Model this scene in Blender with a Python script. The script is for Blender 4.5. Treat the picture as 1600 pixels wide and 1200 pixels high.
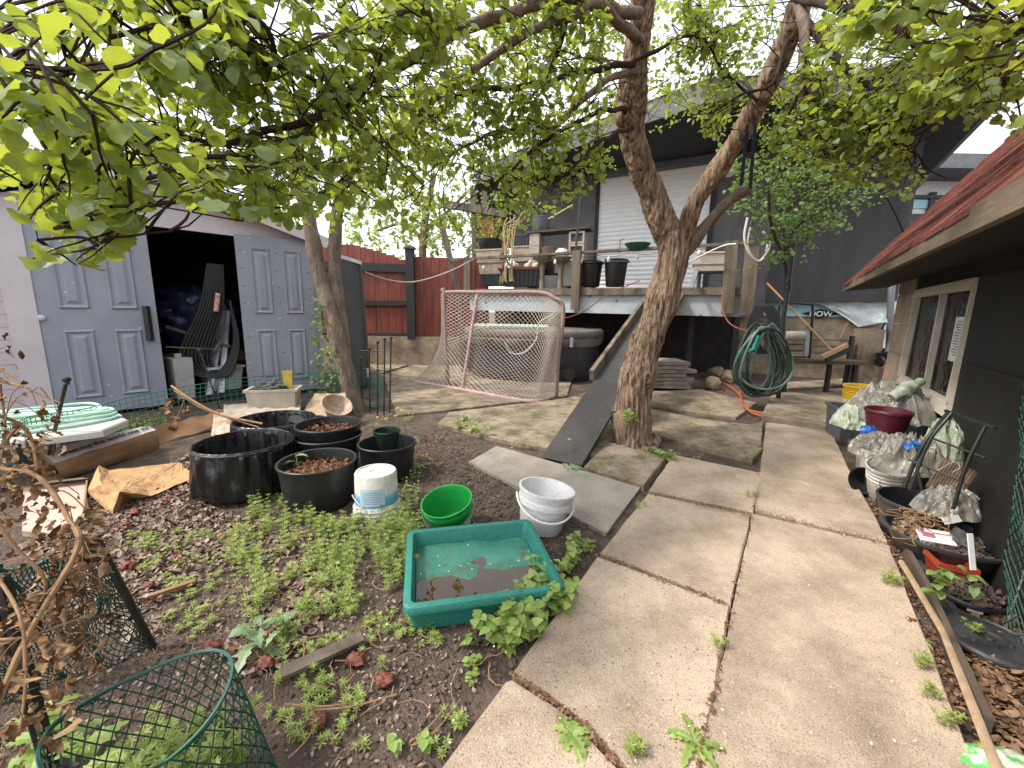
import bpy, math, random
from mathutils import Vector, Matrix, noise
random.seed(7)
rnd=random.uniform
V=Vector
S=bpy.context.scene
for o in list(bpy.data.objects): bpy.data.objects.remove(o)
# ---------------- camera, light, exposure ----------------
CAMH=1.2; F=640.0; PITCH=math.radians(10.0); ROLL=0.015
RM=(Matrix.Rotation(math.radians(90)-PITCH,3,'X')@Matrix.Rotation(ROLL,3,'Z'))
cam=bpy.data.objects.new('camera',bpy.data.cameras.new('camera')); S.collection.objects.link(cam)
cam.location=(0,0,CAMH); cam.rotation_euler=RM.to_euler()
cam.data.sensor_width=36; cam.data.lens=F/1600*36; cam.data.clip_start=.02; cam.data.clip_end=3000
S.camera=cam
SUN_AZ=math.radians(-105); SUN_EL=math.radians(52)   # azimuth from +Y, clockwise towards +X
w=bpy.data.worlds.new('World'); S.world=w; w.use_nodes=True
nt=w.node_tree; nt.nodes.clear()
sky=nt.nodes.new('ShaderNodeTexSky'); sky.sky_type='NISHITA'; sky.sun_disc=False
sky.sun_elevation=SUN_EL; sky.sun_rotation=SUN_AZ; sky.air_density=1.5; sky.dust_density=4
b1=nt.nodes.new('ShaderNodeBackground'); b1.inputs[1].default_value=.06; nt.links.new(sky.outputs[0],b1.inputs[0])
tc=nt.nodes.new('ShaderNodeTexCoord'); mp=nt.nodes.new('ShaderNodeMapping'); mp.inputs['Scale'].default_value=(1,1,2.5)
nz=nt.nodes.new('ShaderNodeTexNoise'); nz.inputs['Scale'].default_value=2.2; nz.inputs['Detail'].default_value=6; nz.inputs['Roughness'].default_value=.6
cr=nt.nodes.new('ShaderNodeValToRGB'); cr.color_ramp.elements[0].color=(.62,.66,.72,1); cr.color_ramp.elements[0].position=.35
cr.color_ramp.elements[1].color=(1,1,1,1); cr.color_ramp.elements[1].position=.62
b2=nt.nodes.new('ShaderNodeBackground'); b2.inputs[1].default_value=1.05
ad=nt.nodes.new('ShaderNodeAddShader'); wo=nt.nodes.new('ShaderNodeOutputWorld')
nt.links.new(tc.outputs['Generated'],mp.inputs[0]); nt.links.new(mp.outputs[0],nz.inputs[0]); nt.links.new(nz.outputs[0],cr.inputs[0])
nt.links.new(cr.outputs[0],b2.inputs[0]); nt.links.new(b1.outputs[0],ad.inputs[0]); nt.links.new(b2.outputs[0],ad.inputs[1]); nt.links.new(ad.outputs[0],wo.inputs[0])
sl=bpy.data.lights.new('sun','SUN'); sl.energy=2.6; sl.angle=math.radians(9); sl.color=(1,.95,.86)
so=bpy.data.objects.new('sun',sl); S.collection.objects.link(so)
sd=V((math.sin(SUN_AZ)*math.cos(SUN_EL),math.cos(SUN_AZ)*math.cos(SUN_EL),math.sin(SUN_EL)))
so.rotation_euler=sd.to_track_quat('Z','Y').to_euler()
S.view_settings.view_transform='Standard'; S.view_settings.look='None'; S.view_settings.gamma=1; S.view_settings.exposure=.8
S.cycles.max_bounces=7; S.cycles.transparent_max_bounces=10

# ---------------- pixel measuring helpers ----------------
C0=V((0,0,CAMH))
def ray(px,py): return RM@V(((px-800)/F,-(py-600)/F,-1))
def G(px,py,z=0.0):
    d=ray(px,py); return C0+d*((z-CAMH)/d.z)
def D(px,py,Y):
    d=ray(px,py); return C0+d*(Y/d.y)
def proj(p):
    q=RM.transposed()@(V(p)-C0)
    if q.z>-.01: return (-9999,-9999,0)
    return (800+F*q.x/-q.z, 600-F*q.y/-q.z, -q.z)
def PL(px,py,q,n):       # hit of the pixel's ray with a plane
    d=ray(px,py); return C0+d*((q-C0).dot(n)/d.dot(n))
def hdir(px):            # horizontal unit direction towards a vanishing point on the horizon
    d=ray(px,487); d.z=0; return d.normalized()

# ---------------- materials ----------------
MATS={}
def _n(nt,t,**k):
    n=nt.nodes.new(t)
    for a,b in k.items(): setattr(n,a,b)
    return n
def mat(key,c1,c2=None,scale=6,rough=.8,bump=.15,bscale=40,metal=0,speck=None,sscale=120,stretch=(1,1,1),lo=.35,hi=.65,island=None,spec=.5,alpha=None,wave=None,detail=6,bdist=.01):
    if key in MATS: return MATS[key]
    m=bpy.data.materials.new(key); m.use_nodes=True; nt=m.node_tree; B=nt.nodes['Principled BSDF']; L=nt.links.new
    tc=_n(nt,'ShaderNodeTexCoord'); mp=_n(nt,'ShaderNodeMapping'); mp.inputs['Scale'].default_value=stretch; L(tc.outputs['Object'],mp.inputs[0])
    if c2 is None: c2=tuple(x*.72 for x in c1)
    n1=_n(nt,'ShaderNodeTexNoise'); n1.inputs['Scale'].default_value=scale; n1.inputs['Detail'].default_value=detail; n1.inputs['Roughness'].default_value=.65; L(mp.outputs[0],n1.inputs[0])
    r=_n(nt,'ShaderNodeValToRGB'); r.color_ramp.elements[0].position=lo; r.color_ramp.elements[1].position=hi
    r.color_ramp.elements[0].color=(*c2,1); r.color_ramp.elements[1].color=(*c1,1); L(n1.outputs[0],r.inputs[0]); col=r.outputs[0]
    if speck:
        for i,(sc,cc,th) in enumerate(speck):
            v=_n(nt,'ShaderNodeTexVoronoi'); v.inputs['Scale'].default_value=sc; L(mp.outputs[0],v.inputs[0])
            sp=_n(nt,'ShaderNodeSeparateColor'); L(v.outputs['Color'],sp.inputs[0])
            a=_n(nt,'ShaderNodeMath',operation='GREATER_THAN'); a.inputs[1].default_value=th; L(sp.outputs[i%3],a.inputs[0])
            b=_n(nt,'ShaderNodeMath',operation='LESS_THAN'); b.inputs[1].default_value=.3; L(v.outputs['Distance'],b.inputs[0])
            cmul=_n(nt,'ShaderNodeMath',operation='MULTIPLY'); L(a.outputs[0],cmul.inputs[0]); L(b.outputs[0],cmul.inputs[1])
            x=_n(nt,'ShaderNodeMix',data_type='RGBA'); L(cmul.outputs[0],x.inputs[0]); L(col,x.inputs[6]); x.inputs[7].default_value=(*cc,1); col=x.outputs[2]
    if island:
        g=_n(nt,'ShaderNodeNewGeometry'); r2=_n(nt,'ShaderNodeValToRGB'); e=r2.color_ramp.elements
        e[0].color=(*island[0],1); e[1].color=(*island[-1],1)
        for i,cc in enumerate(island[1:-1]):
            q=e.new((i+1)/(len(island)-1)); q.color=(*cc,1)
        L(g.outputs['Random Per Island'],r2.inputs[0])
        x=_n(nt,'ShaderNodeMix',data_type='RGBA'); x.blend_type='MULTIPLY'; x.inputs[0].default_value=1; L(r2.outputs[0],x.inputs[7]); 
        L(col,x.inputs[6]); col=x.outputs[2]
    L(col,B.inputs['Base Color']); B.inputs['Roughness'].default_value=rough; B.inputs['Metallic'].default_value=metal
    B.inputs['Specular IOR Level'].default_value=spec
    if alpha is not None: B.inputs['Alpha'].default_value=alpha
    if bump:
        n2=_n(nt,'ShaderNodeTexNoise'); n2.inputs['Scale'].default_value=bscale; n2.inputs['Detail'].default_value=5; L(mp.outputs[0],n2.inputs[0])
        bp=_n(nt,'ShaderNodeBump'); bp.inputs['Strength'].default_value=bump; bp.inputs['Distance'].default_value=bdist; L(n2.outputs[0],bp.inputs['Height'])
        last=bp
        if wave:
            wv=_n(nt,'ShaderNodeTexWave'); wv.bands_direction=wave[0]; wv.inputs['Scale'].default_value=wave[1]; wv.inputs['Distortion'].default_value=wave[2]; L(mp.outputs[0],wv.inputs[0])
            b3=_n(nt,'ShaderNodeBump'); b3.inputs['Strength'].default_value=.6; b3.inputs['Distance'].default_value=wave[3]; L(wv.outputs[0],b3.inputs['Height']); L(bp.outputs[0],b3.inputs['Normal']); last=b3
        L(last.outputs[0],B.inputs['Normal'])
    MATS[key]=m; return m
def leafmat(key,cols,trans=.45,tcol=(.35,.5,.05),rough=.5):
    if key in MATS: return MATS[key]
    m=bpy.data.materials.new(key); m.use_nodes=True; nt=m.node_tree; L=nt.links.new; B=nt.nodes['Principled BSDF']; O=nt.nodes['Material Output']
    g=_n(nt,'ShaderNodeNewGeometry'); r=_n(nt,'ShaderNodeValToRGB'); e=r.color_ramp.elements
    e[0].color=(*cols[0],1); e[1].color=(*cols[-1],1)
    for i,cc in enumerate(cols[1:-1]):
        q=e.new((i+1)/(len(cols)-1)); q.color=(*cc,1)
    L(g.outputs['Random Per Island'],r.inputs[0])
    tc=_n(nt,'ShaderNodeTexCoord'); n1=_n(nt,'ShaderNodeTexNoise'); n1.inputs['Scale'].default_value=60; n1.inputs['Detail'].default_value=3; L(tc.outputs['Object'],n1.inputs[0])
    x=_n(nt,'ShaderNodeMix',data_type='RGBA'); x.blend_type='MULTIPLY'; x.inputs[0].default_value=.5; L(r.outputs[0],x.inputs[6]); L(n1.outputs[0],x.inputs[7])
    sc=_n(nt,'ShaderNodeMix',data_type='RGBA'); sc.blend_type='MULTIPLY'; sc.inputs[0].default_value=1; sc.inputs[7].default_value=(1.35,1.35,1.35,1); L(x.outputs[2],sc.inputs[6])
    L(sc.outputs[2],B.inputs['Base Color']); B.inputs['Roughness'].default_value=rough
    bp=_n(nt,'ShaderNodeBump'); bp.inputs['Strength'].default_value=.35; bp.inputs['Distance'].default_value=.004; L(n1.outputs[0],bp.inputs['Height']); L(bp.outputs[0],B.inputs['Normal'])
    T=_n(nt,'ShaderNodeBsdfTranslucent'); T.inputs[0].default_value=(*tcol,1)
    ms=_n(nt,'ShaderNodeMixShader'); ms.inputs[0].default_value=trans; L(B.outputs[0],ms.inputs[1]); L(T.outputs[0],ms.inputs[2]); L(ms.outputs[0],O.inputs[0])
    MATS[key]=m; return m
def glass(key,col=(1,1,1),rough=.05,tr=.6,gl=(.9,.9,.9)):
    if key in MATS: return MATS[key]
    m=bpy.data.materials.new(key); m.use_nodes=True; nt=m.node_tree; nt.nodes.clear(); L=nt.links.new
    O=_n(nt,'ShaderNodeOutputMaterial'); T=_n(nt,'ShaderNodeBsdfTransparent'); T.inputs[0].default_value=(*col,1)
    g=_n(nt,'ShaderNodeBsdfPrincipled'); g.inputs['Base Color'].default_value=(*gl,1); g.inputs['Roughness'].default_value=rough
    tc=_n(nt,'ShaderNodeTexCoord'); n=_n(nt,'ShaderNodeTexNoise'); n.inputs['Scale'].default_value=14; L(tc.outputs['Object'],n.inputs[0])
    b=_n(nt,'ShaderNodeBump'); b.inputs['Strength'].default_value=.3; b.inputs['Distance'].default_value=.02; L(n.outputs[0],b.inputs['Height']); L(b.outputs[0],g.inputs['Normal'])
    ms=_n(nt,'ShaderNodeMixShader'); ms.inputs[0].default_value=1-tr; L(T.outputs[0],ms.inputs[1]); L(g.outputs[0],ms.inputs[2]); L(ms.outputs[0],O.inputs[0])
    MATS[key]=m; return m

# ---------------- mesh builder ----------------
ORG={}
class MB:
    def __init__(s): s.v=[]; s.f=[]; s.m=[]
    def add(s,vs,fs,mi=0):
        o=len(s.v); s.v+=[tuple(x) for x in vs]; s.f+=[tuple(i+o for i in f) for f in fs]; s.m+=[mi]*len(fs); return s
    def box(s,c,d,rz=0,mi=0,M=None,tap=1.0):
        x,y,z=(k/2 for k in d); c=V(c); R=Matrix.Rotation(rz,3,'Z') if M is None else M
        vs=[c+R@V((a*x*(tap if e<0 else 1),b*y*(tap if e<0 else 1),e*z)) for e in(-1,1) for b in(-1,1) for a in(-1,1)]
        return s.add(vs,[(0,2,3,1),(4,5,7,6),(0,1,5,4),(2,6,7,3),(0,4,6,2),(1,3,7,5)],mi)
    def prism(s,pts,up,mi=0,bev=0):
        n=len(pts); up=V(up); a=[V(p) for p in pts]
        if bev:
            c=sum(a,V())/n; t=[p+up+(c-p).normalized()*bev for p in a]; mid=[p+up*(1-bev/up.length) for p in a]
            s.add(a+mid+t,[tuple(range(n-1,-1,-1)),tuple(range(2*n,3*n))]+[(i,(i+1)%n,n+(i+1)%n,n+i) for i in range(n)]+[(n+i,n+(i+1)%n,2*n+(i+1)%n,2*n+i) for i in range(n)],mi); return s
        return s.add(a+[p+up for p in a],[tuple(range(n-1,-1,-1)),tuple(range(n,2*n))]+[(i,(i+1)%n,n+(i+1)%n,n+i) for i in range(n)],mi)
    def beam(s,p,q,w,h,up=(0,0,1),mi=0):
        p=V(p);q=V(q);d=(q-p).normalized(); x=d.cross(V(up)); x=x.normalized() if x.length>1e-5 else V((1,0,0)); z=x.cross(d)
        a=[e+x*i*w/2+z*j*h/2 for e in(p,q) for i,j in((-1,-1),(1,-1),(1,1),(-1,1))]
        return s.add(a,[(0,1,2,3),(7,6,5,4),(0,4,5,1),(1,5,6,2),(2,6,7,3),(3,7,4,0)],mi)
    def tube(s,pts,r,n=6,mi=0,cap=True,jit=None,closed=False):
        pts=[V(p) for p in pts]; N=len(pts)
        if N<2: return s
        rr=r if isinstance(r,(list,tuple)) else [r]*N
        vs=[]; u=None
        for i,p in enumerate(pts):
            if closed: t=pts[(i+1)%N]-pts[i-1]
            else: t=pts[min(i+1,N-1)]-pts[max(i-1,0)]
            t=t.normalized() if t.length>1e-9 else V((0,0,1))
            if u is None: u=t.orthogonal().normalized()
            else:
                u=u-t*u.dot(t); u=u.normalized() if u.length>1e-6 else t.orthogonal().normalized()
            w_=t.cross(u)
            for k in range(n):
                a=2*math.pi*k/n; d=u*math.cos(a)+w_*math.sin(a); q=p+d*rr[i]
                if jit: q=q+d*jit(q,rr[i])
                vs.append(q)
        fs=[(i*n+k,i*n+(k+1)%n,(i+1)*n+(k+1)%n,(i+1)*n+k) for i in range(N-1) for k in range(n)]
        if closed: fs+=[((N-1)*n+k,(N-1)*n+(k+1)%n,(k+1)%n,k) for k in range(n)]
        elif cap: fs+=[tuple(range(n-1,-1,-1)),tuple((N-1)*n+k for k in range(n))]
        return s.add(vs,fs,mi)
    def lathe(s,prof,c=(0,0,0),n=40,M=None,mi=0,wob=None):
        c=V(c); M=M or Matrix.Identity(3); vs=[]
        for j,(r,z) in enumerate(prof):
            for k in range(n):
                a=2*math.pi*k/n; r2=r*(1+(wob(a,j) if wob else 0)); vs.append(c+M@V((r2*math.cos(a),r2*math.sin(a),z)))
        fs=[(j*n+k,j*n+(k+1)%n,(j+1)*n+(k+1)%n,(j+1)*n+k) for j in range(len(prof)-1) for k in range(n)]
        if prof[0][0]>1e-4: fs.append(tuple(range(n-1,-1,-1)))
        if prof[-1][0]>1e-4 and len(prof)<50: fs.append(tuple((len(prof)-1)*n+k for k in range(n)))
        return s.add(vs,fs,mi)
    def grid(s,fn,nu,nv,mi=0):
        vs=[fn(i/nu,j/nv) for j in range(nv+1) for i in range(nu+1)]
        return s.add(vs,[(j*(nu+1)+i,j*(nu+1)+i+1,(j+1)*(nu+1)+i+1,(j+1)*(nu+1)+i) for j in range(nv) for i in range(nu)],mi)
    def leaf(s,p,d,nrm,L,W,curl=.3,fold=.25,prof=(.0,.75,1,.75,.0),mi=0,wav=0):
        d=d.normalized(); x=d.cross(nrm); x=x.normalized() if x.length>1e-5 else d.orthogonal().normalized(); z=x.cross(d)
        vs=[]; N=len(prof)
        for i,w_ in enumerate(prof):
            t=i/(N-1); q=p+d*L*t*(1-.25*abs(curl)*t)-z*L*curl*t*t; ww=W/2*w_
            zz=z*(fold*ww+(wav*W*math.sin(i*2.3) if wav else 0))
            vs+=[q-x*ww+zz,q,q+x*ww+zz]
        fs=[]
        for i in range(N-1):
            a=i*3; b=a+3
            if prof[i]<.01: fs+=[(a+1,b+1,b),(a+1,b+2,b+1)]
            elif prof[i+1]<.01: fs+=[(a,a+1,b+1),(a+1,a+2,b+1)]
            else: fs+=[(a,a+1,b+1,b),(a+1,a+2,b+2,b+1)]
        return s.add(vs,fs,mi)
    def build(s,name,mats,parent=None,smooth=False,org=None,angle=40):
        if not isinstance(mats,(list,tuple)): mats=[mats]
        me=bpy.data.meshes.new(name)
        if parent is not None: og=ORG[parent.name]
        elif org is not None: og=V(org)
        else:
            xs=[v[0] for v in s.v]; ys=[v[1] for v in s.v]; zs=[v[2] for v in s.v]
            og=V(((min(xs)+max(xs))/2,(min(ys)+max(ys))/2,min(zs)))
        me.from_pydata([(a-og.x,b-og.y,c-og.z) for a,b,c in s.v],[],s.f)
        for m in mats: me.materials.append(m)
        if len(mats)>1: me.polygons.foreach_set('material_index',s.m)
        if smooth:
            me.polygons.foreach_set('use_smooth',[True]*len(s.f))
            if angle: me.set_sharp_from_angle(angle=math.radians(angle))
        me.update()
        o=bpy.data.objects.new(name,me); S.collection.objects.link(o)
        if parent is not None: o.parent=parent
        else: o.location=og
        ORG[o.name]=og
        return o
def tag(o,label,cat,group=None):
    o['label']=label; o['category']=cat
    if group: o['group']=group
    return o
def thing(name,label,cat,loc=(0,0,0),group=None):
    o=bpy.data.objects.new(name,None); S.collection.objects.link(o); o.location=loc; ORG[o.name]=V(loc); o.empty_display_size=.1
    return tag(o,label,cat,group)
def struct(o,kind='structure'): o['kind']=kind; return o
def text(body,size,M4,m,parent=None,ext=.0006,name='lettering',bold=0):
    cu=bpy.data.curves.new('t','FONT'); cu.body=body; cu.size=size; cu.extrude=ext; cu.offset=bold
    t=bpy.data.objects.new('t',cu); S.collection.objects.link(t); dg=bpy.context.evaluated_depsgraph_get()
    me=bpy.data.meshes.new_from_object(t.evaluated_get(dg)); bpy.data.objects.remove(t)
    og=ORG[parent.name] if parent else V((0,0,0))
    me.transform(Matrix.Translation(-og)@M4); me.name=name; me.materials.clear(); me.materials.append(m)
    o=bpy.data.objects.new(name,me); S.collection.objects.link(o)
    if parent: o.parent=parent
    return o
def frame4(o,x,y):
    x=V(x).normalized(); z=x.cross(V(y)).normalized(); y=z.cross(x); return Matrix.Translation(V(o))@Matrix((x,y,z)).transposed().to_4x4()
def curve(pts,n=8):      # Catmull-Rom through points
    P=[V(p) for p in pts]; P=[P[0]*2-P[1]]+P+[P[-1]*2-P[-2]]; out=[]
    for i in range(1,len(P)-2):
        for k in range(n):
            t=k/n; a,b,c,d=P[i-1],P[i],P[i+1],P[i+2]
            out.append(.5*((2*b)+(c-a)*t+(2*a-5*b+4*c-d)*t*t+(3*b-a-3*c+d)*t**3))
    out.append(P[-2]); return out
def lerp(a,b,t): return a+(b-a)*t
def inpoly(x,y,P):
    r=False; n=len(P)
    for i in range(n):
        x1,y1=P[i]; x2,y2=P[i-1]
        if (y1>y)!=(y2>y) and x<(x2-x1)*(y-y1)/(y2-y1)+x1: r=not r
    return r
def inpx(poly,n):        # n random ground points under a pixel polygon
    xs=[a for a,b in poly]; ys=[b for a,b in poly]; g=[G(a,b) for a,b in poly]; gp=[(q.x,q.y) for q in g]
    x0=min(a for a,b in gp);x1=max(a for a,b in gp);y0=min(b for a,b in gp);y1=max(b for a,b in gp); out=[]
    while len(out)<n:
        x=rnd(x0,x1); y=rnd(y0,y1)
        if inpoly(x,y,gp): out.append(V((x,y,0)))
    return out
# ---------------- materials used by the setting ----------------
soil=mat('dark garden soil',(.13,.09,.068),(.045,.031,.024),scale=7,rough=.95,bump=1,bscale=70,speck=[(160,(.2,.13,.085),.85),(90,(.17,.14,.12),.96)],detail=9,bdist=.02)
conc=mat('worn concrete',(.5,.39,.29),(.23,.17,.12),lo=.3,hi=.62,scale=3.2,rough=.92,bump=.8,bscale=140,speck=[(210,(.1,.07,.05),.6),(240,(.66,.58,.48),.82),(90,(.17,.12,.085),.95)],detail=9,bdist=.006)
conc2=mat('mossy concrete',(.33,.255,.185),(.105,.085,.045),scale=4.5,rough=.95,bump=.7,bscale=60,speck=[(200,(.07,.055,.03),.6),(220,(.5,.44,.35),.9)],lo=.38,hi=.62,detail=10,bdist=.012)
found=mat('foundation concrete',(.36,.29,.2),(.13,.09,.06),scale=2.5,rough=.9,bump=.5,bscale=30,speck=[(40,(.06,.05,.04),.85)])
wood=mat('weathered grey wood',(.2,.165,.13),(.07,.055,.042),scale=5,rough=.85,bump=.5,bscale=30,stretch=(1,1,.15),spec=.2)
woodh=mat('weathered deck wood',(.15,.115,.085),(.045,.035,.028),scale=4,rough=.85,bump=.5,bscale=24,stretch=(.15,.15,1),spec=.2)
dark=mat('charcoal stucco',(.15,.145,.147),(.1,.097,.1),scale=2,rough=.9,bump=.5,bscale=120,spec=.25)
dark2=mat('charcoal painted plywood',(.07,.067,.07),(.045,.043,.045),scale=1.5,rough=.75,bump=.3,bscale=40,stretch=(1,1,.2),spec=.3)
black=mat('black plastic',(.022,.022,.024),(.012,.012,.013),scale=5,rough=.42,bump=.1,bscale=60,speck=[(55,(.09,.08,.07),.965)])
blackm=mat('black painted steel',(.018,.018,.019),(.012,.012,.012),scale=8,rough=.45,bump=.15,bscale=90)
deepdark=mat('unlit interior',(.02,.018,.018),(.01,.01,.01),rough=1,bump=.2)  # near-black colour stands in for the shade inside the shed
# ---------------- ground ----------------
def gh(x,y):
    n=noise.noise(V((x*1.3,y*1.3,0)))*.012+noise.noise(V((x*6,y*6,3)))*.008+noise.noise(V((x*19,y*19,5)))*.005
    return n-.008
b=MB()
xs=[-400,-60,-15,-6]+[-4+i*.028 for i in range(int(7/.028))]+[3.1,5,12,60,400]
ys=[-60,-6,-1,.2]+[.5+i*.028 for i in range(int(5.2/.028))]+[5.8,6.2,6.8,7.5,8.5,10,14,30,90,700]
vs=[(x,y,gh(x,y) if -5<x<4 and 0<y<7 else -.01) for y in ys for x in xs]; nx=len(xs)
b.add(vs,[(j*nx+i,j*nx+i+1,(j+1)*nx+i+1,(j+1)*nx+i) for j in range(len(ys)-1) for i in range(nx-1)])
struct(b.build('ground',soil,smooth=True,angle=0))
def slab(poly,m,top=.026,name='path',rough=.0,bot=-.06):
    b=MB(); pts=[G(x,y,top) for x,y in poly]
    # densify the outline so the edges wander slightly
    P=[]
    for i,p in enumerate(pts):
        q=pts[(i+1)%len(pts)]; n=max(1,int((q-p).length/.06))
        for k in range(n):
            r=p.lerp(q,k/n); P.append(V((r.x+noise.noise(r*7)*.007,r.y+noise.noise(r*7+V((9,9,9)))*.007,bot)))
    b.prism(P,(0,0,top-bot),bev=.008)
    return struct(b.build(name,m))
A=slab
A([(1088,1215),(1176,802),(1389,851),(1500,1130),(1528,1215)],conc)
A([(1179,797),(1197,660),(1296,668),(1330,738),(1387,845)],conc,top=.028)
A([(640,1260),(790,1062),(800,1059),(893,1120),(1000,1235)],conc)
A([(801,1050),(934,868),(1141,946),(1098,1190),(1080,1215),(1005,1225),(899,1114)],conc,top=.029)
A([(938,862),(1012,771),(1174,804),(1143,941)],conc,top=.025)
A([(1014,766),(1052,710),(1192,739),(1177,799)],conc,top=.027)
A([(912,728),(950,690),(1040,714),(1007,757)],conc2,top=.045)
A([(598,585),(690,556),(900,575),(886,618),(702,640),(620,648)],conc2)
A([(684,661),(700,644),(885,622),(952,600),(958,684),(930,712),(836,696),(770,683)],conc2,top=.03)
A([(1012,612),(1095,608),(1182,629),(1150,652),(1018,634)],conc2,top=.03)
A([(1012,638),(1108,656),(1174,663),(1192,658),(1190,702),(1176,717),(1010,676)],conc2,top=.036)
A([(1190,648),(1206,614),(1345,604),(1425,618),(1440,668),(1300,666)],conc2,top=.09)
A([(1206,608),(1210,598),(1420,585),(1432,612),(1345,600)],conc2,top=.10)
A([(560,560),(700,545),(930,560),(900,572),(690,554),(598,582)],conc2,top=.02)
# ribbed paving tile lying in the bed
rib=mat('ribbed grey concrete tile',(.3,.27,.23),(.2,.17,.14),scale=4,rough=.9,bump=.4,bscale=80,speck=[(120,(.1,.08,.06),.8)])
q=[G(776,697,.012),G(1001,761,.012),G(947,834,.012),G(732,722,.012)]
def tl(u,v):
    p=q[0].lerp(q[1],u).lerp(q[3].lerp(q[2],u),v); p.z=.012+(.004 if (int(u*110)+int(v*60))%2==0 else 0); return p
b=MB(); b.grid(tl,110,60); b.prism([V((p.x,p.y,-.02)) for p in q],(0,0,.03)); tag(b.build('ribbed_tile',rib),'ribbed grey square tile lying flat in the soil by the white bucket','tile')
# lawn-edge timber strip beside the right-hand walk
b=MB()
pl=[(1300,668),(1336,735),(1392,848),(1440,940),(1530,1150)]
for i in range(4):
    p=G(pl[i][0]+9,pl[i][1],0);q_=G(pl[i+1][0]+9,pl[i+1][1],0); b.beam(p+V((0,0,.02)),q_+V((0,0,.02)),.02,.09)
tag(b.build('timber_edging',woodh),'dark timber edging board along the right side of the walk','edging')
# ---------------- resin shed on the left ----------------
lav=mat('lavender grey resin',(.56,.50,.52),(.48,.43,.45),scale=2,rough=.6,bump=.25,bscale=90)
dorm=mat('blue grey resin door',(.29,.3,.35),(.24,.25,.3),scale=2.5,rough=.5,bump=.3,bscale=70,speck=[(22,(.42,.42,.45),.95)])
pA=G(90,657); pB=G(495,609); hd=(pB-pA); W_=hd.length; hd.normalize(); hb=V((-hd.y,hd.x,0))   # hb points into the shed
def SH(u,d,z): return pA+hd*u+hb*d+V((0,0,z))
uz=lambda px,py: (PL(px,py,pA,hb)-pA).dot(hd)
zt=PL(30,312,pA,hb).z; uC=uz(266,650); uD=uz(391,633)
print('shed',W_,'doortop',zt,uC,uD)
sh=thing('resin_shed','lavender grey resin shed with one door closed and one standing open','shed',pA)
M_=MB()
uL=-1.3
M_.add([SH(uL,0,0),SH(-.18,0,0),SH(-.18,0,zt+.12),SH(uL,0,zt-.1)],[(0,1,2,3)])
n_s=18
for i in range(n_s):       # siding boards left of the doors
    z0=i*(zt/n_s); b_=[SH(uL,-.008,z0+.006),SH(-.2,-.008,z0+.006),SH(-.2,-.014,z0+zt/n_s-.004),SH(uL,-.014,z0+zt/n_s-.004)]
    M_.prism(b_,hb*.012)
M_.box(SH(-.1,0,zt/2),(.2,.09,zt),rz=math.atan2(hd.y,hd.x))
M_.box(SH(W_+.06,0,zt/2),(.12,.08,zt),rz=math.atan2(hd.y,hd.x))
for u in (uL,W_+.1): M_.prism([SH(u,.02,0),SH(u,2.2,0),SH(u,2.2,zt),SH(u,.02,zt)],hd*.04)
M_.prism([SH(-.2,-.012,zt-.1),SH(W_+.1,-.012,zt-.1),SH(W_+.1,-.012,zt+.02),SH(-.2,-.012,zt+.02)],hd.cross(V((0,0,1)))*-.03)
M_.build('wall',lav,sh)
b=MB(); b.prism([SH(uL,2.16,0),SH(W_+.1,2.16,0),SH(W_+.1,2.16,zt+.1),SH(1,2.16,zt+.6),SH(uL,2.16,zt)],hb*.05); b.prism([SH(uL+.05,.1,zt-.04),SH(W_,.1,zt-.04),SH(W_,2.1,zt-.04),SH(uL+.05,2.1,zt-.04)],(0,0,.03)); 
b.prism([SH(uL+.05,.05,.02),SH(W_,.05,.02),SH(W_,2.1,.02),SH(uL+.05,2.1,.02)],(0,0,.05)); b.build('shade_lining',deepdark,sh)  # back wall, ceiling and floor coloured as interior shade
pk=uz(232,300); zp=PL(275,295,pA,hb).z+.04; zr=PL(462,362,pA,hb).z
ue=uz(462,362)
rf=MB()
e0=(uL-.1,zt-.1); e1=(pk,zp+.08); e2=(W_+.22,zr-.1)
for (a,c) in ((e0,e1),(e1,e2)):
    rf.prism([SH(a[0],-.16,a[1]),SH(c[0],-.16,c[1]),SH(c[0],2.3,c[1]),SH(a[0],2.3,a[1])],(0,0,.05))
    rf.beam(SH(a[0],-.18,a[1]-.03),SH(c[0],-.18,c[1]-.03),.03,.15)
rf.add([SH(-.2,-.01,zt),SH(W_+.1,-.01,zt),SH(W_+.1,-.01,e2[1]),SH(pk,-.01,e1[1])],[(0,1,2,3)])
rf.build('roof',lav,sh)
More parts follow.
